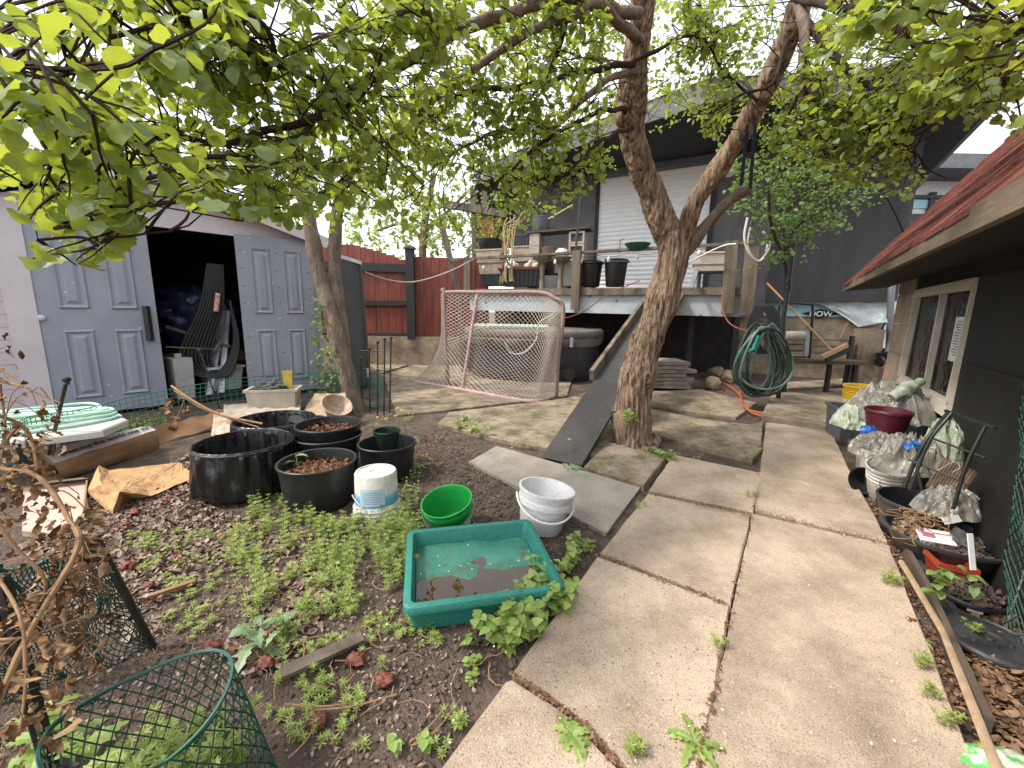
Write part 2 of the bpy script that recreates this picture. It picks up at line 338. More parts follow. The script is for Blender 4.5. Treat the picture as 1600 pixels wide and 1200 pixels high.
def door(parent,u0,u1,z1,skew,name,pcols=2,hinge_rivets=False,d0=-.03):
    L_=u1-u0; ang=skew; ex=(hd*math.cos(ang)-hb*math.sin(ang)); ey=(hb*math.cos(ang)+hd*math.sin(ang)); o=SH(u0,d0,.04)
    def Q(a,bb,c): return o+ex*a+ey*bb+V((0,0,c))
    H=z1-.04; b=MB(); t=.045
    b.prism([Q(0,0,0),Q(L_,0,0),Q(L_,0,H),Q(0,0,H)],ey*t)
    mx=.13*L_+.03; pw=(L_-3*mx)/2
    for c in range(2):
        for (za,zb) in ((.08,.42),(.52,.93)):
            x0=mx+c*(pw+mx); x1=x0+pw; a=za*H; bz=zb*H; 
            fr=[(x0,a),(x1,a),(x1,bz),(x0,bz)]
            def ring(i,dd): return [Q(x0+i,dd,a+i),Q(x1-i,dd,a+i),Q(x1-i,dd,bz-i),Q(x0+i,dd,bz-i)]
            rr=[ring(0,-.001),ring(.018,-.022),ring(.04,-.004),ring(.055,-.004),ring(.085,-.02)]
            vs=[p for r in rr for p in r]
            fs=[(k*4+j,k*4+(j+1)%4,k*4+4+(j+1)%4,k*4+4+j) for k in range(4) for j in range(4)]+[(16,17,18,19)]
            b.add(vs,fs)
    o_=b.build(name,dorm,parent)
    if hinge_rivets:
        r=MB()
        for k in range(9):
            for x in (.05,L_-.05,L_/2): 
                p=Q(x,-.002,.12+k*H/9.4); r.lathe([(.014,0),(.012,.006),(.006,.01),(0,.011)],p,8,M=V(-ey).to_track_quat('Z','Y').to_matrix())
        r.build('rivet_row',dorm,o_)
    return o_,Q,L_
dl,Q1,L1=door(sh,.0,uC,zt,0,'door')
h=MB(); h.beam(Q1(L1-.09,-.03,zt*.35),Q1(L1-.09,-.03,zt*.53),.05,.05); h.beam(Q1(L1-.09,-.055,zt*.37),Q1(L1-.09,-.055,zt*.51),.028,.02); h.build('handle',black,dl)
h=MB(); h.lathe([(.03,0),(.03,.02),(.012,.03)],Q1(.02,-.005,zt*.47),10,M=V(-hb).to_track_quat('Z','Y').to_matrix()); h.build('latch',lav,dl)
dr,Q2,L2=door(sh,uD,W_+.02,PL(362,362,pA,hb).z-.02,.1,'door',hinge_rivets=True,d0=-.02)
# shed contents
def crump(c,r,m,name,label,cat,n=26,amp=.3,sq=.7,fr=3.0,group=None,floor=True,parent=None,seed=0):
    b=MB(); c=V(c); r=V(r) if not isinstance(r,(int,float)) else V((r,r,r*sq))
    def fn(u,v):
        a=u*2*math.pi; e=(v-.5)*math.pi; d=V((math.cos(a)*math.cos(e),math.sin(a)*math.cos(e),math.sin(e)))
        k=1+amp*noise.fractal(d*fr+V((seed,seed*2,0)),1,2,4)+amp*.5*abs(noise.noise(d*fr*3+V((seed,1,1))))
        p=c+V((d.x*r.x*k,d.y*r.y*k,d.z*r.z*k)); 
        if floor and p.z<c.z-r.z*.8: p.z=c.z-r.z*.8
        return p
    b.grid(fn,n*2,n); o=b.build(name,m,parent,smooth=True,angle=50)
    if parent is None: tag(o,label,cat,group)
    return o
navy=mat('dark blue tarpaulin',(.03,.035,.09),(.012,.014,.035),scale=5,rough=.35,bump=.6,bscale=14)
crump(SH(uC+.45,1.1,1.0),V((.55,.4,.45)),navy,'tarp_bundle','dark blue tarpaulin bundle heaped inside the open shed','tarp',seed=2)
crump(SH(uC+.55,.9,.45),V((.5,.35,.28)),mat('brown sacking',(.16,.07,.035),(.07,.03,.02),rough=.9,bump=.6,bscale=20),'sack_heap','rust brown sacking under the blue tarpaulin in the shed','sack',seed=5)
b=MB(); c=SH(uC+.62,.35,.08)
rz_=math.atan2(hd.y,hd.x)+.2
b.box(c+V((0,0,.17)),(.42,.3,.3),rz=rz_,tap=.8); b.box(c+V((0,0,.33)),(.46,.34,.03),rz=rz_)
tag(b.build('storage_crate',mat('white plastic crate',(.5,.52,.55),rough=.5)),'white plastic crate standing on the shed floor','crate')
b=MB(); c=SH(uC+.16,.15,.05); b.box(c+V((0,0,.28)),(.2,.28,.5),rz=rz_,tap=.9); b.lathe([(.04,0),(.04,.05),(0,.05)],c+V((0,0,.53)),12)
tag(b.build('jerry_can',mat('dull white plastic',(.42,.4,.38),rough=.5)),'dull white can just inside the closed shed door','can')
al=mat('dull aluminium',(.5,.5,.52),(.3,.3,.33),metal=.6,rough=.45)
for i in range(2):
    b=MB(); b.beam(SH(uD-.42+i*.14,.1+i*.05,.08),SH(uD-.1+i*.05,.5,1.15),.07,.03)
    tag(b.build('metal_rail',al),('front','rear')[i]+' pale metal rail leaning inside the shed opening','rail','metal rails leaning in the shed')
b=MB()
for k in range(9):
    a=k*.02; b.tube(curve([SH(uD-.1-a,.25,1.75),SH(uD-.16-a*1.5,.2,1.2),SH(uD-.35-a*2,.2,.55),SH(uD-.2-a,.15,.3),SH(uD-.02-a*.4,.2,.7),SH(uD-.06,.25,1.3)],6),.015,6)
tag(b.build('hose_bundle',mat('black rubber hose',(.02,.02,.022),rough=.5)),'black hoses hanging in loops beside the open shed door','hose')
b=MB(); b.tube([SH(uD-.24,.17,1.15),SH(uD-.2,.16,1.38)],.03,10); tag(b.build('spray_can',mat('red printed tin',(.5,.06,.04),(.6,.55,.5),scale=30,rough=.4)),'red and white canister hung among the black hoses','canister')
b=MB(); b.beam(SH(uC+.12,.5,.95),SH(uC+.75,.35,.68),.12,.03); tag(b.build('grey_board',wood),'pale narrow board lying slanted above the white crate','board')
b=MB(); b.tube([SH(uC+.05,.12,.72),SH(uC+.6,.1,.66)],.008,6); b.tube([SH(uC+.3,.3,.3),SH(uC+.62,.2,.75)],.012,6); tag(b.build('tool_handles',wood),'thin tool handles crossing low in the shed opening','tools')
# ---------------- red gate, fence, retaining wall ----------------
red=mat('red brown stained cedar',(.2,.048,.028),(.06,.015,.01),scale=7,rough=.65,bump=.4,bscale=26,stretch=(3,3,.25),lo=.3,hi=.7,island=[(.75,.7,.7),(1,.9,.85),(1.25,1.1,.95),(.9,.8,.8)])
blk=mat('black stained timber',(.02,.019,.02),(.012,.011,.012),rough=.7)
fy=9.0
zb=D(650,525,fy).z; zb2=zb
def FX(px,y=fy): return D(px,487,y).x
def fpoint(px,py,y=fy): return D(px,py,y)
rw=MB(); rw.box(((FX(420)+FX(740))/2,fy+.02,zb/2-.1),(FX(740)-FX(420),.25,zb+.2-.02)); tag(rw.build('retaining_wall',found),'low concrete retaining wall under the red gate','wall')
gt=thing('garden_gate','red brown board gate with black rails and an arched top','gate',(FX(570),fy,zb))
x0=FX(440);x1=FX(637);n=20
for i in range(n):
    xa=x0+(x1-x0)*i/n; xb=x0+(x1-x0)*(i+1)/n-.001; t=(i+.5)/n
    px=440+197*t; py=382 if px<550 else 382+(px-550)**1.35*.062
    pz=D(px,py,fy).z
    b=MB(); b.box(((xa+xb)/2,fy-.01+.004*(i%2),(zb+.05+pz)/2),(xb-xa,.02,pz-zb-.05)); b.build('board',red,gt)
for ya,yb,hh in ((414,420,.17),(474,474,.1),(524,524,.1)):
    b=MB(); b.beam(V((x0,fy-.05,D(540,ya,fy).z)),V((x1,fy-.05,D(637,yb,fy).z)),.05,hh); b.build('rail',blk,gt)
pt=thing('fence_post','black square gate post with a capped top','post',(FX(643),fy,zb-.05))
b=MB(); zt_=D(642,390,fy).z; b.box((FX(644),fy-.06,(zb+zt_)/2-.03),(.17,.15,zt_-zb+.05)); b.build('shaft',blk,pt)
b=MB(); b.box((FX(644),fy-.06,zt_+.02),(.22,.2,.04)); b.lathe([(.12,0),(0,.06)],(FX(644),fy-.06,zt_+.04),4); b.build('cap',wood,pt)
fp=thing('board_fence','red brown board fence running from the black post to the deck','fence',(FX(690),fy,zb))
x0=FX(648);x1=FX(760);n=20
for i in range(n):
    xa=x0+(x1-x0)*i/n; xb=x0+(x1-x0)*(i+1)/n-.001; px=652+108*(i+.5)/n; pz=D(px,401+ (px-652)*.04,fy).z
    b=MB(); b.box(((xa+xb)/2,fy+.004*(i%2),(zb-.1+pz)/2),(xb-xa,.02,pz-zb+.1)); b.build('board',red,fp)
# leaning dark cabinet and the little iron gate
cb=thing('garden_cabinet','tall dark grey resin cabinet tilted beside the tree with a white top edge','cabinet',G(550,625))
p0=G(541,612);p1=G(584,588); tz=D(533,408,p0.y-.0)
def lean(px,py,Y): return D(px,py,Y)
a=[lean(545,608,5.9),lean(578,600,6.3),lean(563,415,6.2),lean(533,404,5.8)]
bk=V((-.35,.9,0)).normalized()*.45
b=MB(); b.prism(a,bk); b.build('body',mat('slate grey resin',(.075,.085,.09),(.06,.068,.072),rough=.6,bump=.2,bscale=40),cb)
b=MB(); b.prism([a[3]+V((-.03,-.03,.01)),a[2]+V((.03,-.02,.01)),a[2]+bk*1.1+V((0,0,.01)),a[3]+bk*1.1+V((-.02,0,.01))],(0,0,.05)); b.build('lid',mat('white resin',(.7,.7,.72)),cb)
b=MB(); b.beam(a[1]+V((.0,-.02,.02)),a[2]+V((0,-.02,-.02)),.05,.03); b.build('corner_trim',wood,cb)
ig=thing('iron_edging','short black iron edging panels with ball tips stacked upright by the tree','edging',G(590,650))
for i,(px,pb,ptp) in enumerate(((566,640,560),(578,645,545),(590,650,535),(600,648,530),(609,645,528))):
    g_=G(px,pb); t_=D(px-2+i,ptp,g_.y); b=MB(); b.tube([g_,t_],.009,6); b.lathe([(0,-.02),(.017,-.01),(.02,0),(.017,.01),(0,.02)],t_,8); b.build('stake',blackm,ig)
for z in (.15,.5,.72):
    b=MB(); b.tube([G(566,640)+V((0,0,z)),G(609,646)+V((0,0,z*1.02))],.006,5); b.build('rail',blackm,ig)
b=MB(); g_=G(583,632); b.box(g_+V((-.02,-.06,.42)),(.035,.004,.12)); b.build('tag',mat('white paper',(.7,.7,.7)),ig)
# ---------------- dark house ----------------
hv=hdir(-400); HN=V((-hv.y,hv.x,0)); 
if HN.y<0: HN=-HN
q0=D(930,487,10.0); q0.z=0
def HW(px,py,off=0): return PL(px,py,q0-HN*off,HN)
hw_l=HW(802,487); hw_r=HW(1397,487); hdv=(hw_r-hw_l); hdv.z=0; HL=hdv.length; hdv.normalize()
def HH(u,d,z): return V((hw_l.x,hw_l.y,0))+hdv*u-HN*d+V((0,0,z))   # d = towards the camera
zE=4.65
def UZ(px,py,off=0):
    p=HW(px,py,off); return ((p-V((hw_l.x,hw_l.y,0))).dot(hdv),p.z)
zbot=UZ(1310,471)[1]; u120=UZ(1196,471)[0]
print('house',HL,zbot,u120,UZ(930,445),UZ(1096,260),hw_l,hw_r)
hs=thing('dark_house','charcoal stucco house with a white roller shutter behind the tree','house',hw_l*1.0)
b=MB()
sd_=V(hdir(1240)); 
b.prism([HH(0,0,1.3),HH(u120,0,1.3),HH(u120,0,5),HH(0,0,5)],HN*.2)
b.prism([HH(0,-.2,-.1),HH(0,-6,-.1),HH(0,-6,5),HH(0,-.2,5)],hdv*.15)
b.build('wall',dark,hs)
b=MB()
b.prism([HH(u120,.04,zbot),HH(HL,.04,zbot),HH(HL,.04,5),HH(u120,.04,5)],HN*.2)
rp=HH(HL,0,0); b.prism([rp+HN*.2+V((0,0,zbot)),rp+sd_*9+V((0,0,zbot)),rp+sd_*9+V((0,0,5)),rp+HN*.2+V((0,0,5))],V((-.2,0,0)))
b.build('cladding',dark2,hs)
b=MB(); b.prism([HH(-.0,-.25,-.1),HH(HL-.1,-.25,-.1),HH(HL-.1,-.25,zbot),HH(-.0,-.25,zbot)],HN*.2)
p=rp+HN*.4; b.prism([p+V((0,0,-.1)),p+sd_*8+V((0,0,-.1)),p+sd_*8+V((0,0,zbot)),p+V((0,0,zbot))],V((-.2,0,0)))
b.build('foundation',found,hs)
b=MB(); zf=UZ(1290,495)[1]; b.prism([HH(u120,-.2,zf),HH(HL-.05,-.2,zf),HH(HL-.05,-.2,zbot+.05),HH(u120,-.2,zbot+.05)],HN*.04)
fo=b.build('foam_board',mat('pale blue foam board',(.36,.62,.66),(.3,.55,.6),rough=.7),hs)
pd=V(UZ(1284,490)+(0,)); c=HH(pd.x,-.195,pd.y); b=MB(); s_=.09
b.prism([c+hdv*-.3+HN*-.008,c+V((0,0,-s_))+HN*-.008,c+hdv*.3+HN*-.008,c+V((0,0,s_))+HN*-.008],HN*-.004); b.build('logo_patch',mat('black print',(.02,.02,.02)),fo)
text('DOW',.14,frame4(c-hdv*.17-V((0,0,.05))-HN*.014,hdv,(0,0,1)),mat('white print',(.85,.9,.92)),fo,bold=.004)
# white fabric wrap hanging below the cladding
wr=mat('white house wrap',(.7,.73,.76),(.55,.58,.62),scale=5,rough=.6,bump=.7,bscale=12)
b=MB(); fu=[(1262,472),(1380,472)]
def wf(u,v):
    px=1268+u*122; top=470; bot=473+ (38*(u/.6)**1.5 if u<.6 else 38*(1-(u-.6)*.6)); py=top+(bot-top)*v
    p=HW(px,py,-.1+.0); p=p-HN*(.04*noise.noise(V((u*6,v*5,2)))); return p
b.grid(wf,40,10); b.build('house_wrap',wr,hs,smooth=True)
b=MB(); 
for (xa,xb,ya,yb) in ((1384,1398,470,560),): pass
# roof
def RZ(px,py,z): return G(px,py,z)
poly=[RZ(742,268,zE),RZ(805,238,zE),RZ(1104,124,zE),RZ(1602,92,zE)]
rc=poly[-1]; poly+= [rc+sd_*12, V((-2,22,zE))]
b=MB(); b.prism([p-V((0,0,.32)) for p in poly],(0,0,.32)); b.build('roof',mat('grey metal fascia',(.085,.085,.092),(.06,.06,.066),rough=.5,bump=.1),hs)
ctr=sum(poly,V())/len(poly)
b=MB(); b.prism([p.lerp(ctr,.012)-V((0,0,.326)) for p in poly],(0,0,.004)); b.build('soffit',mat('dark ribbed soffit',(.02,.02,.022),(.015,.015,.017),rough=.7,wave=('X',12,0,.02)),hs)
b=MB()
for i in range(3): b.beam(poly[i]+V((0,0,.02)),poly[i+1]+V((0,0,.02)),.05,.04)
b.beam(poly[3]+V((0,0,.02)),poly[4]+V((0,0,.02)),.05,.04); b.build('drip_edge',mat('white flashing',(.8,.8,.82)),hs)
# shutter
ul,z1=UZ(931,440); ur,_=UZ(1098,440); zs1=UZ(1000,272)[1]; zs0=1.45
sw=mat('white roller slats',(.8,.8,.82),(.74,.74,.76),rough=.45,bump=.05)
b=MB(); n=int((zs1-zs0)/.098); dz=(zs1-zs0)/n
for i in range(n):
    z=zs0+i*dz; b.prism([HH(ul,.004,z+.001),HH(ul,.022,z+dz*.25),HH(ul,.026,z+dz*.6),HH(ul,.018,z+dz*.84),HH(ul,.004,z+dz*.9)],hdv*(ur-ul))
b.prism([HH(ul,.005,zs0),HH(ur,.005,zs0),HH(ur,.005,zs1),HH(ul,.005,zs1)],HN*-.004,)
st=b.build('shutter',sw,hs)
b=MB(); b.beam(HH(ul-.08,.1,zs1+.15),HH(ur+.12,.1,zs1+.15),.2,.3); b.build('shutter_box',mat('slate painted metal',(.11,.12,.14),(.09,.1,.115),rough=.5),st)
for u in (ul-.04,ur+.05):
    b=MB(); b.beam(HH(u,.03,zs0-.1),HH(u,.03,zs1),.08,.06,up=HN); b.build('shutter_guide',blk,st)
uu,zz=UZ(1140,268); b=MB(); b.lathe([(.11,0),(.11,.02),(.07,.03),(.05,.015),(0,.03)],HH(uu,.01,zz),24,M=(-HN).to_track_quat('Z','Y').to_matrix()); b.build('wall_light',mat('cream enamel',(.75,.73,.68)),hs,smooth=True)
# window-less neighbour building at the far right
nb=thing('neighbour_building','unfinished neighbouring building wrapped in white and blue sheeting','building',D(1470,420,14))
def NB(px,py,y=14): return D(px,py,y)
b=MB(); zt1=NB(1450,283).z; x0=NB(1380,300).x; x1=x0+7
b.prism([V((x0,14,0)),V((x1,14,0)),V((x1,14,zt1)),V((x0,14,zt1))],(0,4,0)); b.build('wall',wr,nb)
b=MB(); zba=NB(1430,312).z; zbb=NB(1430,326).z; b.box(((x0+x1)/2,13.97,(zba+zbb)/2),(x1-x0,.04,zba-zbb)); b.build('blue_band',MATS['pale blue foam board'],nb)
b=MB(); b.box(((x0+x1)/2-.2,13.9,NB(1430,309).z),(x1-x0,.1,.1)); b.box((NB(1450,325).x,13.92,NB(1450,330).z),(.16,.1,1.1)); b.box(((x0+x1)/2,13.9,NB(1450,345).z),(x1-x0,.1,.35)); b.build('frame_bars',mat('dark grey trim',(.07,.075,.08)),nb)
b=MB(); z2=NB(1450,246).z; b.prism([V((x0-.5,12.8,zt1)),V((x1,12.8,zt1)),V((x1,12.8,z2-.3)),V((x0-.5,12.8,z2-.3))],(0,6,0)); b.build('eave',mat('grey eave',(.16,.165,.18)),nb)
# ---------------- deck ----------------
dq=D(900,487,7.9); dv_=hdir(-900); DN=V((-dv_.y,dv_.x,0)); DN=DN if DN.y>0 else -DN
def DK(px,py,off=0): return PL(px,py,dq-DN*off,DN)
dl_=DK(735,487); dr_=DK(1172,487); dd=(dr_-dl_); dd.z=0; DL=dd.length; dd.normalize(); dz=DK(890,461).z
def DD(u,d,z): return V((dl_.x,dl_.y,0))+dd*u+DN*d+V((0,0,z))
def DU(px,py,off=0):
    p=DK(px,py,off); return ((p-V((dl_.x,dl_.y,0))).dot(dd),p.z)
print('deck',DL,dz,DK(890,484).z,dl_,dr_)
zr0=DK(890,485).z-.02
dk=thing('raised_deck','raised timber deck with a pale blue rim board in front of the house','deck',dl_)
b=MB(); b.prism([DD(0,-.02,zr0),DD(DL,-.02,zr0-.05),DD(DL,-.02,dz),DD(0,-.02,dz)],-DN*-.04); b.build('rim_board',mat('pale blue painted board',(.42,.46,.49),(.34,.38,.41),rough=.7,speck=[(9,(.15,.15,.16),.9)]),dk)
b=MB()
for i in range(12):
    b.prism([DD(0,i*.145,dz+.002),DD(DL,i*.145,dz+.002),DD(DL,i*.145+.138,dz+.002),DD(0,i*.145+.138,dz+.002)],(0,0,.03))
b.build('deck_boards',woodh,dk)
b=MB(); zl=DU(890,450)[1]
b.beam(DD(.12,-.06,dz+.06),DD(DL-.15,-.06,dz+.06),.05,.12); b.build('kick_board',wood,dk)
b=MB(); ra=DU(712,406); rb=DU(1000,389); rc_=DU(1175,374); b.beam(DD(ra[0],-.05,ra[1]),DD(rc_[0],-.05,rb[1]+.02),.1,.045); rl=b.build('hand_rail',wood,dk)
for (pa,pb_,ya,yb,wd,m_) in ((735,735,408,462,.13,wood),(904,904,393,484,.15,wood),(1142,1135,378,490,.17,wood),(1173,1163,388,492,.19,wood)):
    u0=DU(pa,ya); u1=DU(pb_,yb); b=MB(); b.beam(DD(u0[0],-.11,u0[1]),DD(u0[0] if pa<1000 else u1[0],-.11,u1[1]),wd,.12,up=DN); b.build('post',m_,dk)
for px in (1000,1085,1160):
    u=DU(px,470)[0]; b=MB(); b.box(DD(u,.5,zr0/2),(.1,.1,zr0)); b.build('support_post',blk,dk)
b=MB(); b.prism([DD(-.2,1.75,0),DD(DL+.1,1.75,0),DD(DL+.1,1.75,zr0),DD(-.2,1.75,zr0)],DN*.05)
b.build('skirting',mat('dark brown skirting',(.045,.025,.018),(.012,.01,.01),scale=4,rough=.9,bump=.5,lo=.45,hi=.75),dk)  # dark brown sheet closing the space under the deck
b=MB(); p=DU(878,300); p1=DU(902,395); b.beam(DD(UZ(0,0)[0]*0+DU(912,268)[0],-.1,DU(912,268)[1]),DD(DU(901,400)[0],-.1,DU(901,400)[1]),.035,.035,up=DN); b.build('rail_pole',blackm,dk)
# pergola posts on the left end, tilted
ps=thing('clothes_pole','weathered grey pole leaning at the left end of the deck','pole',G(712,560))
b=MB(); b.beam(D(716,455,7.9),D(688,342,7.9),.1,.06,up=(0,1,0)); b.beam(D(716,455,7.9),V((D(716,455,7.9).x+.1,7.95,0)),.09,.06,up=(0,1,0)); b.build('shaft',wood,ps)
b=MB(); b.tube(curve([D(697,400,7.85),D(712,408,7.8),D(742,395,7.85)],5),.012,5); b.build('hook',wood,ps)
for (xa,ya,xb,yb,l) in ((739,340,745,412,'left'),(757,345,762,380,'right')):
    b=MB(); p=D(xa,ya-45,9.2); q2=D(xb,yb,9.2); b.beam(V((p.x,9.2,p.z)),V((q2.x,9.2,.2)),.1,.1,up=(0,1,0)); tag(b.build('arbour_post',wood),f'{l} of two weathered arbour posts behind the deck planters','post','arbour posts behind the deck')
b=MB(); b.beam(D(690,318,9.1),D(790,335,9.1),.1,.14); tag(b.build('arbour_beam',wood),'weathered grey beam crossing over the arbour posts','beam')
b=MB(); pts=curve([D(570,425,6.6),D(610,438,7),D(650,440,7.4),D(700,425,7.8),D(740,405,7.85)],6); b.tube(pts,.011,6); tag(b.build('rope',mat('off white rope',(.5,.47,.42),rough=.9)),'slack off white rope hanging across in front of the red gate','rope')
# ---------------- trees ----------------
bark=mat('fissured grey brown bark',(.42,.3,.21),(.085,.052,.034),scale=26,rough=.95,bump=1,bscale=48,stretch=(1.6,1.6,.22),lo=.38,hi=.6,speck=[(90,(.42,.36,.29),.88),(50,(.24,.12,.06),.93)],detail=10,bdist=.03,spec=.2)
bark2=mat('smooth grey bark',(.24,.19,.15),(.12,.09,.07),scale=10,rough=.9,bump=.8,bscale=30,stretch=(1.5,1.5,.5),speck=[(30,(.3,.28,.22),.9)],spec=.2,bdist=.02)
twigm=mat('dark twig bark',(.055,.036,.026),(.03,.02,.016),scale=10,rough=.9,bump=.3,spec=.2)
apple=leafmat('apple leaf',[(.15,.22,.075),(.08,.14,.045),(.2,.28,.07),(.17,.24,.13),(.26,.33,.07),(.09,.15,.05)],trans=.42,tcol=(.5,.57,.06),rough=.38)
pale=leafmat('pale young leaf',[(.26,.36,.1),(.16,.27,.07),(.33,.4,.14)],trans=.5,tcol=(.5,.6,.15))
lilac=leafmat('lilac leaf',[(.16,.26,.08),(.1,.2,.06),(.22,.33,.1)],trans=.35,tcol=(.3,.45,.08))
def barkjit(am,fz=3.0):
    def j(q,r):
        a=noise.noise(V((q.x*22,q.y*22,q.z*fz)));c=noise.noise(V((q.x*60,q.y*60,q.z*9+4)));d=noise.noise(V((q.x*6,q.y*6,q.z*4+9)))
        return am*(.012-.016*abs(a)*2+.006*c+.028*d-.012*abs(noise.noise(V((q.x*48,q.y*48,q.z*6+7)))))
    return j
def PXL(L_): return [D(a,b,Y) for a,b,Y,r in L_],[r for a,b,Y,r in L_]
def limb(L_,m,par,name='limb',am=1.0,n=40,sub=10,base=None):
    P,R=PXL(L_)
    if base is not None: P[0]=base
    Q=curve(P,sub); rr=[]
    for i in range(len(P)-1):
        for k in range(sub): rr.append(R[i]+(R[i+1]-R[i])*(k/sub))
    rr.append(R[-1]); b=MB(); b.tube(Q,rr,n,jit=barkjit(am) if am else None); return b.build(name,m,par,smooth=True,angle=0)
T0=G(992,692); yb=T0.y
at_=thing('apple_tree','large forked apple tree with fissured bark growing through the paving','tree',T0)
def px2r(w_,Y): return w_/2*Y*1.02/F
limb([(994,702,yb,.235),(988,690,yb,.195),(988,670,yb,.165),(988,640,yb,.158),(992,608,yb+.02,.165),(1002,560,yb+.05,.142),(1016,520,yb+.08,.13),(1032,480,yb+.1,.128),(1046,430,yb+.12,.13),(1052,395,yb+.12,.132),(1047,362,yb+.1,.125)],bark,at_,'trunk',1.0,150,30)
limb([(1058,410,yb+.12,.10),(1040,360,yb+.1,.112),(1020,310,yb+.05,.104),(1003,262,yb,.098),(990,220,yb-.08,.1),(987,180,yb-.15,.106),(990,140,yb-.25,.1),(994,90,yb-.35,.088),(1001,40,yb-.45,.082),(1005,0,yb-.5,.078),(1006,-60,yb-.6,.07)],bark,at_,'limb',.9,110,26)
limb([(1050,410,yb+.14,.09),(1066,372,yb+.12,.085),(1090,312,yb+.05,.073),(1140,235,yb-.1,.074),(1190,150,yb-.3,.072),(1228,62,yb-.5,.07),(1252,5,yb-.6,.066),(1275,-60,yb-.7,.07)],bark,at_,'limb',.8,90,24)
limb([(1058,400,yb+.16,.08),(1080,382,yb+.14,.062),(1105,350,yb+.08,.045),(1135,318,yb,.046),(1160,300,yb-.04,.05),(1172,298,yb-.05,.03)],bark2,at_,'limb',.4,24,10)
b=MB()                       # knot and wound on the trunk
kc=D(1012,590,yb-.13); 
def kn(u,v):
    a=u*2*math.pi; r=.005+.075*v; bump_=.045*math.exp(-((v-.45)/.28)**2)-.02*math.exp(-(v/.2)**2); p=kc+V((math.cos(a)*r*.75,0,math.sin(a)*r*1.25)); return p+V((0,.055*v-bump_+noise.noise(p*20)*.01,0))
b.grid(kn,28,8); b.build('knot',bark,at_,smooth=True); b=MB(); kc=D(975,175,yb-.30)
b.grid(kn,28,8); b.build('knot',bark,at_,smooth=True)
# traced branches (pixel, pixel, distance, radius)
BR=[[(1001,22,3.12,.045),(900,-5,2.8,.045),(843,2,2.6,.04),(718,50,2.3,.034),(580,125,2.0,.026),(500,170,1.8,.018)],
[(998,62,3.2,.045),(940,10,2.9,.04),(884,27,2.75,.034),(776,81,2.6,.028),(708,135,2.5,.024),(627,202,2.4,.018),(560,236,2.3,.012),(480,262,2.2,.008)],
[(992,112,3.32,.03),(930,138,3.2,.03),(864,199,3.1,.022),(823,199,3.0,.016),(760,210,2.9,.012),(690,250,2.8,.007)],
[(993,100,3.3,.026),(884,115,3.0,.022),(796,142,2.8,.019),(742,142,2.7,.016),(650,190,2.6,.01),(590,240,2.5,.006)],
[(884,27,2.75,.026),(876,78,2.8,.02),(850,125,2.8,.014),(823,162,2.9,.008)],
[(988,198,3.53,.02),(945,220,3.1,.014),(910,250,3.0,.01),(860,285,3.0,.006)],
[(988,168,3.48,.025),(925,180,3.0,.018),(840,230,2.9,.012),(770,290,2.8,.007)],
[(700,60,2.3,.02),(620,-20,1.9,.03),(420,-60,1.6,.04),(224,-20,1.5,.028),(168,0,1.4,.02)],
[(420,-60,1.6,.03),(294,35,1.4,.018),(350,70,1.5,.014),(434,101,1.6,.01),(500,130,1.7,.007)],
[(580,125,2.0,.02),(560,154,1.9,.017),(490,185,1.7,.016),(420,206,1.55,.015),(350,213,1.4,.012),(196,210,1.2,.009),(80,238,1.05,.005)],
[(500,170,1.8,.014),(465,213,1.6,.012),(410,234,1.45,.01),(315,238,1.3,.009),(250,262,1.15,.007),(210,287,1.05,.005)],
[(196,210,1.2,.007),(175,200,1.15,.007),(100,155,1.0,.006),(35,122,.9,.006),(-20,80,.85,.006)],
[(434,101,1.6,.008),(406,35,1.5,.01),(340,5,1.45,.012)],[(300,30,1.4,.009),(240,55,1.3,.008),(180,60,1.2,.006)],
[(315,238,1.3,.006),(300,300,1.2,.005),(250,322,1.1,.005),(205,345,1.0,.004),(150,385,.95,.003)],
[(560,236,2.3,.01),(520,290,2.3,.007),(480,310,2.3,.004)],[(440,265,2.0,.008),(400,300,1.7,.006),(380,345,1.6,.003)],
[(1250,8,3.06,.045),(1256,60,2.9,.035),(1252,115,2.9,.028),(1249,173,2.9,.02),(1246,230,3.0,.01)],
[(1254,120,2.9,.022),(1275,150,2.8,.02),(1348,193,2.7,.015),(1400,222,2.6,.01),(1428,241,2.5,.006),(1480,280,2.5,.003)],
[(1246,20,3.07,.03),(1290,70,2.8,.028),(1320,102,2.7,.024),(1371,145,2.6,.02),(1405,185,2.6,.012),(1425,230,2.6,.005)],
[(1371,145,2.6,.012),(1410,148,2.5,.01),(1462,151,2.4,.008),(1520,170,2.3,.004)],
[(1250,0,3.04,.03),(1350,20,2.4,.024),(1447,85,2.1,.012),(1500,105,2.0,.009),(1560,131,1.9,.006),(1600,190,1.8,.003)],
[(1228,62,3.15,.016),(1212,122,2.9,.012),(1160,150,3,.008),(1110,175,3.1,.004)],
[(1186,158,3.33,.012),(1130,110,3.0,.01),(1090,40,3.0,.008),(1060,-10,3.0,.01)],
[(997,90,3.28,.02),(1060,60,3.0,.013),(1120,50,3,.008),(1160,30,3,.005)],
[(1255,140,2.9,.014),(1290,200,2.9,.008),(1310,250,2.9,.004)],[(1256,130,2.9,.014),(1220,200,3.0,.008),(1180,230,3.1,.004)],
[(1350,20,2.4,.015),(1450,-20,1.9,.014),(1560,30,1.7,.009),(1620,60,1.6,.006)],
[(875,-10,2.8,.03),(760,-40,2.3,.03),(650,10,2.0,.02),(560,50,1.9,.012),(470,60,1.7,.006)]]
